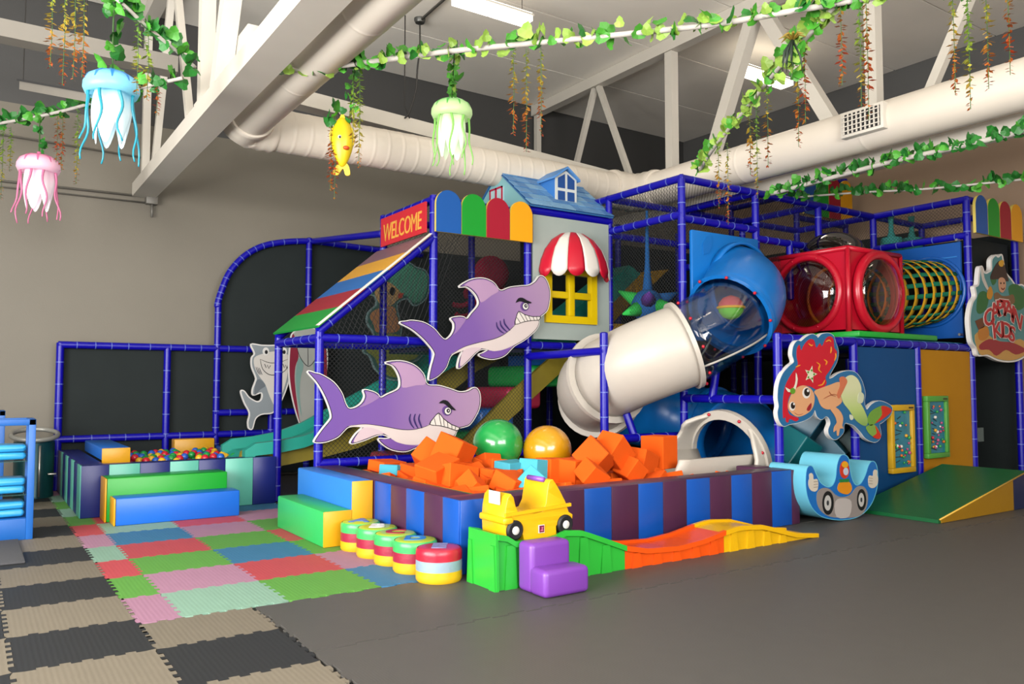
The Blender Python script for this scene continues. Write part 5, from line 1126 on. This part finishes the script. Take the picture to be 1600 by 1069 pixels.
a_.line([(450, 612), (490, 590), (540, 572), (575, 580)], 6, printed('#a85436'), 'arm_line', 5); a_.line([(500, 545), (520, 575), (560, 590)], 6, printed('#a85436'), 'arm_line', 5)
st_ = []
for k in range(10): r_ = 75 if k % 2 == 0 else 32; an = -PI / 2 + 0.25 + k * PI / 5; st_.append((330 + r_ * 0.8 * math.cos(an), 388 + r_ * 1.1 * math.sin(an)))
a_.layer(st_, printed('#dfe0c0'), 'starfish', 4, 2)
for k in range(5): an = -PI / 2 + 0.25 + k * 2 * PI / 5; a_.layer(ell(330 + 30 * math.cos(an), 388 + 40 * math.sin(an), 8, 11, 8), printed('#5a8a30'), 'starfish_spot', 5, 0)
a_.layer([(192, 372), (208, 430), (192, 510), (168, 545), (120, 550), (96, 505), (140, 530), (175, 500), (190, 440)], printed('#e6e2cc'), 'horn_ornament', 5, 2); a_.layer(ell(160, 540, 24, 28), printed('#5f9a28'), 'gem', 6, 0)
for p_ in (((310, 100), (335, 120), (350, 112)), ((470, 85), (500, 70), (520, 85)), ((520, 130), (522, 160), (515, 190)), ((455, 250), (480, 270), (470, 300)), ((385, 275), (415, 300), (405, 340), (430, 370)), ((560, 190), (565, 220), (552, 260)), ((190, 320), (215, 308), (235, 300)), ((400, 490), (440, 480), (462, 440))): a_.line(list(p_), 12, printed('#ee9a2a'), 'hair_highlight', 4)

# ---- CAPTAIN KIDS sign
KC = conv_of(1500, 380, 5.34); yk = 4.83; q = KC(300, 560, yk)
KS = thing('captain_kids_sign', (q.x, yk, q.z - 0.6), 'cut-out pirate sign with red CAPTAIN KIDS lettering at the right edge', 'sign'); a_ = Art(KS, KC, yk)
KO = [(122, 365), (150, 345), (158, 260), (168, 200), (188, 195), (208, 245), (240, 235), (258, 215), (262, 135), (298, 97), (318, 112), (338, 94), (354, 102), (366, 160), (382, 240), (430, 300), (470, 350), (520, 345), (570, 400), (585, 480), (560, 560), (600, 640), (590, 740), (570, 820), (585, 900), (540, 950), (470, 985), (390, 992), (310, 978), (225, 940), (152, 940), (132, 880), (98, 825), (85, 740), (78, 620), (100, 500), (132, 440)]
a_.board(KO, 0.05, M('board_white_edge'), 3); a_.layer(inner(KO, -10), '#4f8f92', 'sea_print', 1, 0)
GRN = printed('#1f6a34')
for p_ in ([(150, 430), (200, 400), (235, 450), (220, 540), (170, 590), (135, 560)], [(400, 380), (440, 340), (500, 360), (545, 420), (540, 520), (480, 560), (430, 480)], [(250, 280), (290, 260), (300, 320), (270, 350)]): a_.layer(p_, GRN, 'palm_print', 2)
a_.layer([(120, 770), (200, 740), (280, 800), (400, 830), (500, 800), (560, 860), (540, 930), (470, 970), (390, 980), (310, 965), (230, 930), (160, 925)], '#c99a52', 'sand_print', 2)
a_.layer([(160, 850), (240, 800), (330, 820), (430, 830), (520, 870), (540, 900), (460, 930), (380, 890), (300, 940), (240, 890), (170, 890)], '#9a2632', 'ribbon_print', 3)
a_.layer([(122, 650), (185, 622), (200, 700), (150, 722)], '#6a3a1e', 'chest_print', 3, 0); a_.layer([(150, 730), (215, 690), (240, 760), (200, 810), (155, 800)], '#c07a2a', 'coins_print', 3)
a_.layer([(250, 300), (275, 215), (320, 150), (360, 170), (385, 250), (400, 320), (330, 300)], '#2d1c1a', 'hat_print', 3); a_.layer([(318, 160), (345, 140), (362, 160), (350, 195), (325, 190)], '#d8a326', 'plume_print', 4)
a_.layer([(318, 300), (345, 286), (372, 310), (376, 370), (352, 412), (326, 400), (316, 350)], '#d09a78', 'face_print', 4); a_.line([(335, 372), (352, 388), (366, 372)], 9, printed('#7a1820'), 'smile_print', 5); a_.layer(ell(334, 335, 5, 8, 10), '#221815', 'eye_print', 5, 0); a_.layer(ell(360, 335, 5, 8, 10), '#221815', 'eye_print', 5, 0)
a_.layer([(170, 210), (186, 206), (200, 290), (236, 380), (222, 390), (182, 310)], '#cfc6bc', 'sword_print', 3, 2); a_.layer([(225, 400), (250, 360), (270, 420), (250, 470), (222, 455)], '#c98a20', 'glove_print', 4); a_.layer([(280, 430), (310, 410), (345, 440), (395, 440), (440, 430), (450, 500), (380, 520), (300, 500)], '#7a5a3a', 'coat_print', 3)
def letters(word, spots, hgt, wdt):
    for ch, (x, y, rot) in zip(word, spots):
        c0 = KC(x, y, yk)
        for lev, hexc, bold, dep in ((4, '#d9c9c0', 0.016, 0.002), (6, '#b8222c', 0.004, 0.002)):
            bm = text_bm(ch, hgt, dep, bold=bold); cr, sr = math.cos(rot), math.sin(rot)
            xform(bm, basis(Vector((c0.x, yk - 0.0022 * lev - 0.002, c0.z)), Vector((cr * wdt, 0, sr * wdt)), Vector((-sr, 0, cr)), Vector((0, -1, 0)))); obj('letter', bm, printed(hexc), KS, label='letter ' + ch + (' in red' if lev == 6 else ' outline'))
letters('CAPTAIN', ((232, 630, 0.45), (285, 570, 0.28), (325, 548, 0.12), (362, 545, 0.0), (398, 560, -0.12), (430, 592, -0.25), (470, 640, -0.4)), 0.27, 1.35)
letters('KIDS', ((300, 735, 0.15), (342, 725, 0.05), (380, 735, -0.05), (425, 765, -0.2)), 0.27, 1.3)

# ---- grey shark with surfboard
GC = conv_of(370, 510, 5.09); yg = 10.72; q = GC(300, 500, yg)
GS = thing('grey_shark_cutout', (q.x, yg, q.z - 0.6), 'cut-out sign of a smiling grey cartoon shark at the ball pit', 'cut-out sign'); a_ = Art(GS, GC, yg)
GO = [(112, 142), (200, 150), (300, 150), (400, 140), (440, 132), (415, 220), (425, 300), (420, 400), (400, 480), (370, 560), (330, 640), (280, 690), (200, 700), (150, 735), (125, 815), (95, 812), (88, 760), (100, 690), (60, 610), (32, 530), (40, 508), (65, 520), (100, 565), (160, 598), (195, 580), (195, 530), (130, 548), (125, 500), (150, 430), (148, 400), (118, 320), (118, 250), (140, 215)]
a_.board(GO, 0.03, M('board_white_edge'), 4); a_.layer(inner(GO, -6), '#8e979c', 'grey_body', 1, 0)
a_.layer([(140, 250), (200, 220), (290, 200), (380, 215), (412, 240), (410, 330), (390, 440), (350, 560), (310, 640), (262, 560), (225, 460), (180, 400), (140, 320)], '#d8d3cc', 'white_front', 2)
for cx in (230, 372): a_.layer(ell(cx, 200, 26, 32), '#e6e4e0', 'eye_white', 3, 0); a_.layer(ell(cx + 3, 205, 12, 16), '#1a1a1c', 'pupil', 4, 0)
a_.line([(185, 262), (205, 340), (260, 385), (330, 380), (385, 350), (410, 300)], 6, INK, 'mouth_line', 3); a_.line([(185, 262), (260, 290), (340, 285), (405, 262)], 5, INK, 'mouth_line', 3)
for x in (220, 365): a_.line([(x, 300), (x + 12, 330), (x + 22, 308), (x + 34, 336), (x + 46, 312)], 5, INK, 'tooth_line', 3, 1, False)
for k in range(3): a_.line([(150 + k * 14, 322 + k * 4), (165 + k * 12, 360), (182 + k * 10, 385)], 6, printed('#4a4c58'), 'gill_slit', 3)
a_.layer([(140, 545), (150, 450), (180, 420), (228, 470), (190, 500)], '#6d757c', 'side_fin', 2)
SRF = thing('surfboard_cutout', GC(510, 790, yg - 0.06), 'grey, red and teal surfboard cut-out standing beside the grey shark', 'cut-out sign'); a_ = Art(SRF, GC, yg - 0.06)
UO = [(440, 60), (500, 20), (560, 5), (620, 20), (690, 70), (718, 180), (720, 300), (700, 480), (660, 640), (620, 760), (570, 802), (520, 800), (490, 740), (450, 600), (420, 440), (415, 280), (425, 140)]
a_.board(UO, 0.03, M('board_white_edge'), 3); a_.layer(inner(UO, -4), '#a9aca6', 'board_face', 1, 0)
for s in (1, -1):
    mx = lambda p_: [(568 + s * (a - 568), b) for a, b in p_]
    a_.layer(mx([(440, 70), (465, 100), (490, 240), (465, 320), (460, 450), (490, 700), (505, 780), (455, 610), (425, 440), (420, 280)]), '#8a1f38', 'red_stripe', 2); a_.layer(mx([(495, 250), (530, 310), (505, 420), (500, 560), (515, 720), (480, 560), (468, 420), (475, 310)]), '#7fa39c', 'teal_stripe', 2)
a_.line([(564, 130), (566, 310)], 4, INK, 'centre_line', 2, 2, False); a_.line([(475, 150), (500, 240), (566, 318), (625, 260), (650, 160)], 5, INK, 'centre_line', 2)

# ---- pale mermaid and octopus on the black net inside
VC = conv_of(560, 380, 3.3407); yv = 9.3; q = VC(180, 560, yv)
VM = thing('green_mermaid_cutout', (q.x, yv, q.z - 0.7), 'cut-out mermaid with curly green hair behind the net under the striped canopy', 'cut-out sign'); a_ = Art(VM, VC, yv)
VO = [(60, 265), (90, 240), (130, 190), (190, 130), (250, 98), (300, 125), (350, 145), (370, 200), (360, 270), (330, 310), (290, 325), (255, 290), (205, 310), (205, 360), (225, 440), (215, 520), (240, 560), (300, 535), (345, 545), (320, 600), (250, 640), (240, 700), (190, 715), (140, 700), (90, 660), (60, 590), (28, 570), (40, 535), (75, 530), (80, 470), (48, 420), (50, 370), (75, 340), (95, 320), (90, 280)]
a_.board(VO, 0.025, M('board_pale_edge', '#6f8a8a', rough=0.6), 4); a_.layer(inner(VO, -3), '#2d5a52', 'teal_border', 1, 0)
a_.layer([(160, 215), (190, 140), (250, 106), (295, 132), (345, 152), (362, 200), (350, 265), (325, 300), (292, 312), (255, 280), (225, 265), (195, 230)], '#4f8f78', 'green_hair', 2)
a_.layer([(85, 255), (140, 200), (200, 235), (228, 275), (200, 300), (170, 325), (125, 330), (100, 300)], '#a98a5e', 'face', 3); a_.layer(ell(176, 252, 15, 22), '#1c1a18', 'eye', 4, 0); a_.layer([(205, 265), (235, 262), (225, 285), (208, 285)], '#a8483a', 'mouth', 4)
a_.layer([(60, 380), (95, 345), (180, 330), (200, 380), (215, 450), (160, 470), (95, 465), (80, 430)], '#a5744e', 'torso', 2); a_.layer([(90, 480), (215, 480), (220, 540), (250, 570), (330, 550), (300, 600), (230, 630), (225, 690), (180, 700), (120, 670), (85, 600), (40, 560), (85, 545)], '#7a8238', 'tail', 2)
q = AY(768, 427, 9.2)
OC = thing('octopus_cutout', (q.x, 9.2, q.z - 0.6), 'round dark red octopus figure behind the net above the upper shark', 'figure'); OR_ = foam('#b02c4c')
bm = ball_bm(1, 20, 14); bmesh.ops.scale(bm, vec=(0.27, 0.14, 0.24), verts=bm.verts); bmesh.ops.translate(bm, vec=q, verts=bm.verts); obj('octopus_head', bm, OR_, OC, True)
for pts in (((745, 445), (735, 470), (722, 478), (708, 476)), ((748, 450), (742, 475), (735, 490), (720, 495), (712, 490)), ((740, 440), (728, 455), (730, 466)), ((770, 455), (768, 490), (755, 505)), ((785, 450), (795, 480), (790, 500))): obj('tentacle', tube(NB(), crom([AY(x, y, 9.2) for x, y in pts], 4, False), 0.035, 8), OR_, OC, True)

# ============================================================ HANGING GREENERY
def leaf_mesh(mat, nm):
    bm = NB(); pts = [(0, 0, 0), (0.42, 0.06, -0.10), (0.55, 0.35, -0.16), (0.36, 0.55, -0.08), (0.30, 0.80, -0.10), (0, 1.05, -0.16), (-0.30, 0.80, -0.10), (-0.36, 0.55, -0.08), (-0.55, 0.35, -0.16), (-0.42, 0.06, -0.10)]
    vs = [bm.verts.new(p_) for p_ in pts]; c = bm.verts.new((0, 0.5, 0.04))
    for i in range(10): bm.faces.new((vs[i], vs[(i + 1) % 10], c))
    return mesh_of(bm, nm, mat)
def leaf_mat(name, h):
    m = M(name, h, rough=0.45, spec=0.4, var=0.2, scale=3, rnd=0.22); p_ = m.node_tree.nodes['Principled BSDF']; p_.inputs['Subsurface Weight'].default_value = 0.0
    return m
LV = [leaf_mesh(leaf_mat('leaf_mid', '#4fa832'), 'leaf_a'), leaf_mesh(leaf_mat('leaf_deep', '#267a2a'), 'leaf_b'), leaf_mesh(leaf_mat('leaf_lime', '#a3cc55'), 'leaf_c')]
ROPE = M('rope_white', '#cfcac0', rough=0.7, var=0.2, scale=20); STEM = M('stem_green', '#3c6a2a', rough=0.6)
rl = random.Random(17)
def leafy(t, path, n, size, kinds, spread=0.05):
    org = ORG[t.name]
    for k in range(n):
        s = (k + rl.random()) / n * (len(path) - 1); i = min(int(s), len(path) - 2); p_ = path[i].lerp(path[i + 1], s - i)
        o = inst('leaf', LV[rl.choice(kinds)], t, p_ - org + Vector((rl.uniform(-1, 1), rl.uniform(-1, 1), rl.uniform(-1.1, 0.7))) * spread, (rl.uniform(0.9, 2.6), rl.uniform(-0.7, 0.7), rl.uniform(0, 2 * PI)), size * rl.uniform(0.7, 1.25))
def garland(lab, pts, n, size, rope_r, kinds=(0, 0, 1, 2), rope=True, spread=0.05, ext=(0, 0)):
    path = crom(pts, 6, False); t = thing('leaf_garland', path[0], lab, 'garland', 'leafy garlands under the ceiling')
    full = ([path[0] + (path[0] - path[1]).normalized() * ext[0]] if ext[0] else []) + path + ([path[-1] + (path[-1] - path[-2]).normalized() * ext[1]] if ext[1] else [])
    obj('rope', tube(NB(), full, rope_r, 8), ROPE if rope else STEM, t, True); leafy(t, path, n, size, kinds, spread); return t
V1 = [AD(x, y, d) for x, y, d in ((452, 110, 6.35), (520, 104, 6.2), (600, 94, 6.1), (705, 80, 6.0), (850, 66, 5.8), (1000, 51, 5.65), (1130, 36, 5.5), (1270, 12, 5.35), (1400, -8, 5.25), (1620, -25, 5.1))]
garland('longest leafy garland on a white pole crossing the top of the view', V1, 190, 0.095, 0.021, (0, 0, 2, 1, 2), spread=0.055, ext=(0, 3.2))
V2 = [AD(x, y, d) for x, y, d in ((1092, 268, 8.3), (1120, 225, 7.6), (1170, 165, 6.8), (1210, 115, 6.2), (1250, 70, 5.7), (1300, 15, 5.4), (1330, -20, 5.2))]
garland('leafy garland slanting up from the blue frame top to the long garland', V2, 130, 0.10, 0.017, (0, 2, 2, 0), spread=0.05, ext=(0, 1.5))
V3 = [AD(x, y, d) for x, y, d in ((1205, 303, 9.2), (1290, 280, 8.5), (1400, 251, 7.7), (1500, 229, 7.1), (1620, 200, 6.5))]
garland('thick leafy garland below the right duct ending at the right edge', V3, 125, 0.10, 0.024, (0, 1, 1), spread=0.06, ext=(0, 4.0))
V4 = [AD(x, y, d) for x, y, d in ((1225, 310, 10.0), (1340, 301, 9.3), (1450, 295, 8.7), (1620, 278, 8.0))]
garland('thin leafy garland lowest at the right, before the beige wall', V4, 75, 0.10, 0.012, (0, 1, 1), spread=0.07, ext=(0, 2.0))
V5 = [AD(x, y, d) for x, y, d in ((150, -25, 5.2), (190, 5, 5.3), (230, 42, 5.5), (270, 75, 5.7), (305, 105, 5.9))]
garland('short leafy garland slanting down to the left truss behind the blue jellyfish', V5, 45, 0.095, 0.013, (0, 1, 1), spread=0.05)
V6 = [AD(x, y, d) for x, y, d in ((-20, 196, 8.6), (60, 182, 8.4), (130, 165, 8.1), (200, 142, 7.6), (285, 122, 7.2))]
garland('leafy garland at the left edge above the pink jellyfish', V6, 65, 0.11, 0.017, (0, 1, 1), spread=0.06, ext=(0.7, 0))
V7 = [AD(x, y, 5.6) for x, y in ((40, -14), (90, -16), (150, -22))]
garland('leafy garland at the top left corner carrying orange strands', V7, 14, 0.085, 0.012, (0, 1), spread=0.04)
def vine(lab, pts, n, size=0.075, kinds=(0, 1)):
    path = crom(pts, 4, False); t = thing('hanging_vine', path[-1], lab, 'vine', 'short hanging vines'); obj('stem', tube(NB(), path, 0.006, 6), STEM, t, True); leafy(t, path, n, size, kinds, 0.04)
vine('leafy vine holding up the blue jellyfish lamp', [AD(180, -10, 5.95), AD(177, 40, 5.95), AD(176, 110, 5.98)], 18, 0.10); vine('leafy vine holding up the green jellyfish lamp', [AD(710, 82, 6.6), AD(708, 115, 7.0), AD(706, 155, 7.4)], 24, 0.085, (0, 0, 2))
vine('leafy vine holding up the pink jellyfish lamp', [AD(62, 182, 8.38), AD(62, 210, 8.3), AD(61, 242, 8.2)], 10, 0.085); vine('leafy vine beside the yellow fish', [AD(556, 102, 6.3), AD(550, 140, 6.7), AD(546, 195, 7.0)], 14, 0.07)
vine('leafy bunch above the yellow fish', [AD(526, 172, 6.98), AD(521, 185, 6.98), AD(518, 200, 6.98)], 8, 0.085); vine('dark leafy tuft hanging where two garlands cross', [AD(1238, 60, 5.55), AD(1240, 90, 5.6), AD(1236, 125, 5.65)], 16, 0.09, (0, 2))
t = thing('hanging_tuft', AD(1236, 112, 5.55), 'dark spiky air plant tuft with yellow leaf tips at the garland crossing', 'air plant'); c = AD(1238, 62, 5.5)
for k in range(12):
    a = rl.uniform(0, 2 * PI); e = c + Vector((math.cos(a) * 0.07, math.sin(a) * 0.07, -rl.uniform(0.15, 0.26))); obj('blade', tube(NB(), [c, c.lerp(e, 0.5) + Vector((math.cos(a), math.sin(a), 0)) * 0.02, e], [0.008, 0.007, 0.002], 5), M('blade_dark', '#26382c', rough=0.5), t, True)
for k in range(8):
    a = 2 * PI * k / 8; e = c + Vector((math.cos(a) * 0.09, math.sin(a) * 0.09, 0.01)); obj('blade', tube(NB(), [c, c.lerp(e, 0.5) + Vector((0, 0, 0.03)), e], [0.008, 0.01, 0.002], 5), M('blade_gold', '#a58a30', rough=0.5), t, True)
# thin strands of tiny leaves, green above, red below
SM = [grad_mat('strand_warm', [(0, '#b8481c'), (0.35, '#d07a2c'), (0.6, '#d3ae3c'), (1, '#9fb83c')], 2, 0, 1, 0.6, coords='Generated'), grad_mat('strand_green', [(0, '#c86a2c'), (0.25, '#cdb44a'), (0.55, '#a3bb3f'), (1, '#6fa838')], 2, 0, 1, 0.6, coords='Generated'), grad_mat('strand_red', [(0, '#cf8a34'), (0.3, '#cc4a1e'), (0.7, '#bb6a2c'), (1, '#c9a044')], 2, 0, 1, 0.6, coords='Generated')]
def strand(px, y0, y1, d, kind, lab):
    top, bot = AD(px, y0, d), AD(px, y1, d); bot = Vector((top.x, top.y, bot.z)); L_ = top.z - bot.z
    t = thing('leaf_strand', top, lab, 'leaf strand', 'thin hanging leaf strands'); bm = NB(); n = int(L_ / 0.010)
    obj('strand_stem', tube(NB(), [top, top.lerp(bot, 0.5) + Vector((0.006, 0, 0)), bot], 0.0022, 5), STEM, t)
    for k in range(n):
        p_ = top.lerp(bot, (k + 0.5) / n); a = rl.uniform(0, 2 * PI); h = Vector((math.cos(a), math.sin(a), rl.uniform(-0.9, 0.1))).normalized(); sd_ = h.cross(Vector((0, 0, 1))).normalized(); ln = rl.uniform(0.032, 0.05) * (0.7 + 0.5 * math.sin(PI * k / n))
        vs = [bm.verts.new(p_), bm.verts.new(p_ + h * ln * 0.5 + sd_ * ln * 0.28), bm.verts.new(p_ + h * ln), bm.verts.new(p_ + h * ln * 0.5 - sd_ * ln * 0.28)]; bm.faces.new(vs)
    o = obj('leaflets', bm, SM[kind], t); o['kind'] = 'stuff'
ST_ = [(82, -15, 108, 5.6, 0, 'orange leaf strand at top left, first from the left edge'), (102, -16, 136, 5.6, 0, 'long orange leaf strand at top left, second from the left edge'), (118, -18, 128, 5.6, 0, 'orange leaf strand at top left, third from the left edge'), (132, -20, 124, 5.6, 0, 'orange leaf strand nearest left of the blue jellyfish vine'),
       (5, 196, 312, 8.4, 1, 'green leaf strand at the very left edge, longest there'), (17, 198, 268, 8.4, 1, 'short green leaf strand beside the left edge'), (90, 180, 255, 8.2, 2, 'red leaf strand right of the pink jellyfish, first'), (98, 180, 268, 8.2, 2, 'red leaf strand right of the pink jellyfish, second'), (122, 168, 290, 8.0, 1, 'long green and red leaf strand between the two left jellyfish'),
       (216, 31, 150, 5.45, 1, 'green leaf strand right of the blue jellyfish, first'), (232, 44, 158, 5.51, 1, 'green leaf strand right of the blue jellyfish, second'), (246, 120, 182, 7.4, 2, 'short red leaf strand on the left truss web'),
       (562, 100, 263, 6.4, 1, 'long green strand right of the yellow fish'), (552, 120, 225, 6.5, 1, 'green strand against the yellow fish'), (517, 190, 300, 6.97, 2, 'red strand below the yellow fish'), (524, 180, 312, 6.98, 2, 'thin red strand lowest under the yellow fish'),
       (802, 78, 212, 5.86, 0, 'leaf strand in mid view, left of three'), (822, 76, 240, 5.84, 0, 'leaf strand in mid view, longest of three'), (845, 74, 214, 5.82, 0, 'leaf strand in mid view, right of three'),
       (1122, 232, 325, 7.5, 0, 'leaf strand before the blue frame, left of the pair'), (1136, 222, 352, 7.4, 0, 'leaf strand before the blue frame, right of the pair'), (1171, 168, 275, 6.8, 0, 'thin leaf strand on the slanting garland, inner'), (1181, 158, 312, 6.7, 1, 'longest green strand on the slanting garland'), (1198, 135, 262, 6.4, 0, 'leaf strand on the slanting garland, upper right'),
       (1245, 74, 232, 5.74, 0, 'leaf strand under the dark tuft, left'), (1256, 66, 196, 5.66, 2, 'leaf strand under the dark tuft, right'), (1313, 10, 136, 5.32, 2, 'red leaf strand left of the duct grille'), (1342, 0, 170, 5.3, 1, 'green leaf strand above the duct grille'), (1353, 0, 192, 5.3, 2, 'long red leaf strand hanging before the duct grille'),
       (1488, -10, 152, 5.2, 0, 'leaf strand at top right, first of four'), (1511, -12, 174, 5.2, 1, 'leaf strand at top right, longest of four'), (1540, -14, 142, 5.2, 0, 'leaf strand at top right, third of four'), (1574, -16, 120, 5.15, 2, 'leaf strand nearest the top right corner')]
for a in ST_: strand(*a)

# ============================================================ JELLYFISH LAMPS AND FISH
def jelly(px, py, d, W, cols, lab, seed):
    c = AD(px, py, d); r = random.Random(seed); R = W / 2; t = thing('jellyfish_lamp', c, lab, 'lamp', 'glowing jellyfish lamps')
    top, mid, tip, ten, es = cols
    nm = top[1:]; D1 = grad_mat('jelly_dome_' + nm, [(0, mid), (0.55, mid), (1, top)], 2, 0.0, 1.0, 0.4, es * 0.85, coords='Generated'); D2 = grad_mat('jelly_body_' + nm, [(0, tip), (0.6, tip), (1, mid)], 2, 0, 1, 0.4, es, coords='Generated'); D3 = M('jelly_tent_' + nm, ten, rough=0.4, var=0, emit=es * 0.32)
    prof = [(R * 0.62, -0.33 * W * 1.25), (R * 0.9, -0.36 * W * 1.25), (R, -0.27 * W * 1.25), (R * 0.985, -0.19 * W * 1.25), (R * 0.86, -0.09 * W * 1.25), (R * 0.6, -0.02 * W * 1.25), (R * 0.3, 0.01 * W), (0, 0.015 * W)]
    obj('bell', lathe(NB(), prof, 32, c), D1, t, True)
    for k in range(10):
        a = 2 * PI * k / 10 + 0.2; bm = NB(); L_, R_ = [], []
        for (rr_, zz), wd in zip(prof[3:7], (0.03, 0.10, 0.15, 0.22)):
            for s, lst in ((-1, L_), (1, R_)): an = a + s * wd * 0.6; lst.append(bm.verts.new(c + Vector((math.cos(an) * rr_ * 1.012, math.sin(an) * rr_ * 1.012, zz + 0.002))))
        for i in range(3): bm.faces.new((L_[i], R_[i], R_[i + 1], L_[i + 1]))
        obj('bell_stripe', bm, M('jelly_stripe_' + nm, top, rough=0.4, var=0, emit=es * 0.45), t, True)
    bm = NB(); n = 40; rows = []
    for i in range(9):
        f = i / 8; row = []
        for j in range(n):
            a = 2 * PI * j / n; lobe = abs(math.sin(a * 2.5 + 0.4)); rad = R * (0.62 + 0.10 * math.sin(PI * f) + 0.05 * math.cos(5 * a)) * (1 - 0.18 * f ** 2)
            z = -0.38 * W - f * W * (0.62 + 0.42 * lobe); row.append(bm.verts.new(c + Vector((math.cos(a) * rad, math.sin(a) * rad, z))))
        rows.append(row)
    for i in range(8):
        for j in range(n): bm.faces.new((rows[i][j], rows[i][(j + 1) % n], rows[i + 1][(j + 1) % n], rows[i + 1][j]))
    obj('frilled_body', bm, D2, t, True)
    for k in range(8):
        a = 2 * PI * k / 8 + 0.25; ph = r.uniform(0, 6); ln = W * r.uniform(1.0, 1.35); pts = []; out = r.uniform(0.85, 1.25)
        for i in range(13):
            f = i / 12; rad = R * (0.82 + (out - 0.82) * f ** 1.3) + 0.045 * W * math.sin(f * 9 + ph) * f; an = a + 0.10 * math.sin(f * 8 + ph)
            pts.append(c + Vector((math.cos(an) * rad, math.sin(an) * rad, -0.40 * W - ln * f)))
        obj('tentacle', tube(NB(), pts, [0.030 * W * (1 - 0.5 * i / 12) for i in range(13)], 8), D3, t, True)
    obj('cap', tube(NB(), [c + Vector((0, 0, 0.0)), c + Vector((0, 0, 0.09 * W))], 0.05 * W, 10), D3, t, True)
jelly(175, 114, 6.0, 0.39, ('#1f7fd0', '#7fcbe4', '#dff6fb', '#1f93aa', 0.34), 'glowing light blue jellyfish lamp hanging at upper left', 1)
jelly(706, 157, 7.5, 0.385, ('#4fbe4a', '#c6e8a4', '#eefadb', '#84c65c', 0.34), 'glowing pale green jellyfish lamp hanging above the WELCOME sign', 2)
jelly(61, 243, 8.2, 0.40, ('#d8679a', '#f0bcd0', '#fbe9f0', '#cf6f96', 0.34), 'glowing pink jellyfish lamp hanging near the left edge', 3)
FQ = AD(535, 228, 7.0); YF = plastic('#efcf1c', 0.4)
FS = thing('hanging_fish', FQ - Vector((0, 0, 0.25)), 'yellow plastic fish hanging head up among leaves beside the left duct', 'fish figure')
vw = _rt
def fq(px, py, off=0.0): return AD(px, py, 7.0 - off)
bm = ball_bm(1, 24, 16); xform(bm, Matrix.Diagonal((0.098, 0.085, 0.22, 1)))
for v_ in bm.verts:
    if v_.co.z < 0: v_.co.x *= 1 + v_.co.z * 1.2; v_.co.y *= 1 + v_.co.z * 1.2
xform(bm, Matrix.Translation(fq(535, 222)) @ Matrix.Rotation(YAW - PI / 2, 4, 'Z')); obj('fish_body', bm, YF, FS, True)
def fin(pts, nm, mat=YF, th=0.02):
    q = crom([fq(x, y) for x, y in pts], 4); obj(nm, slab(NB(), [p_ + _f0 * -0.01 for p_ in q], _f0 * th), mat, FS)
fin(((532, 252), (524, 262), (520, 272), (528, 274), (536, 264), (540, 274), (547, 273), (545, 260), (538, 252)), 'tail_fin'); fin(((520, 198), (515, 210), (517, 222), (524, 220), (524, 205)), 'side_fin'); fin(((530, 192), (533, 180), (538, 180), (540, 192), (536, 198)), 'top_fin'); fin(((550, 200), (554, 215), (552, 228), (547, 222)), 'side_fin')
e = fq(531, 214, 0.075); obj('eye', ball_bm(0.018, 10, 8, e), M('eye_white', '#ecebe6'), FS, True); obj('pupil', ball_bm(0.010, 8, 6, fq(531, 214, 0.088)), M('eye_black', '#101010'), FS, True)
bm = ball_bm(1, 12, 8); xform(bm, Matrix.Diagonal((0.03, 0.02, 0.018, 1))); xform(bm, Matrix.Translation(fq(541, 231, 0.07))); obj('mouth', bm, plastic('#e0561c', 0.4), FS, True)
obj('hook', tube(NB(), [fq(531, 182), fq(526, 172), fq(523, 158)], 0.007, 6), M('wire_dark'), FS, True)
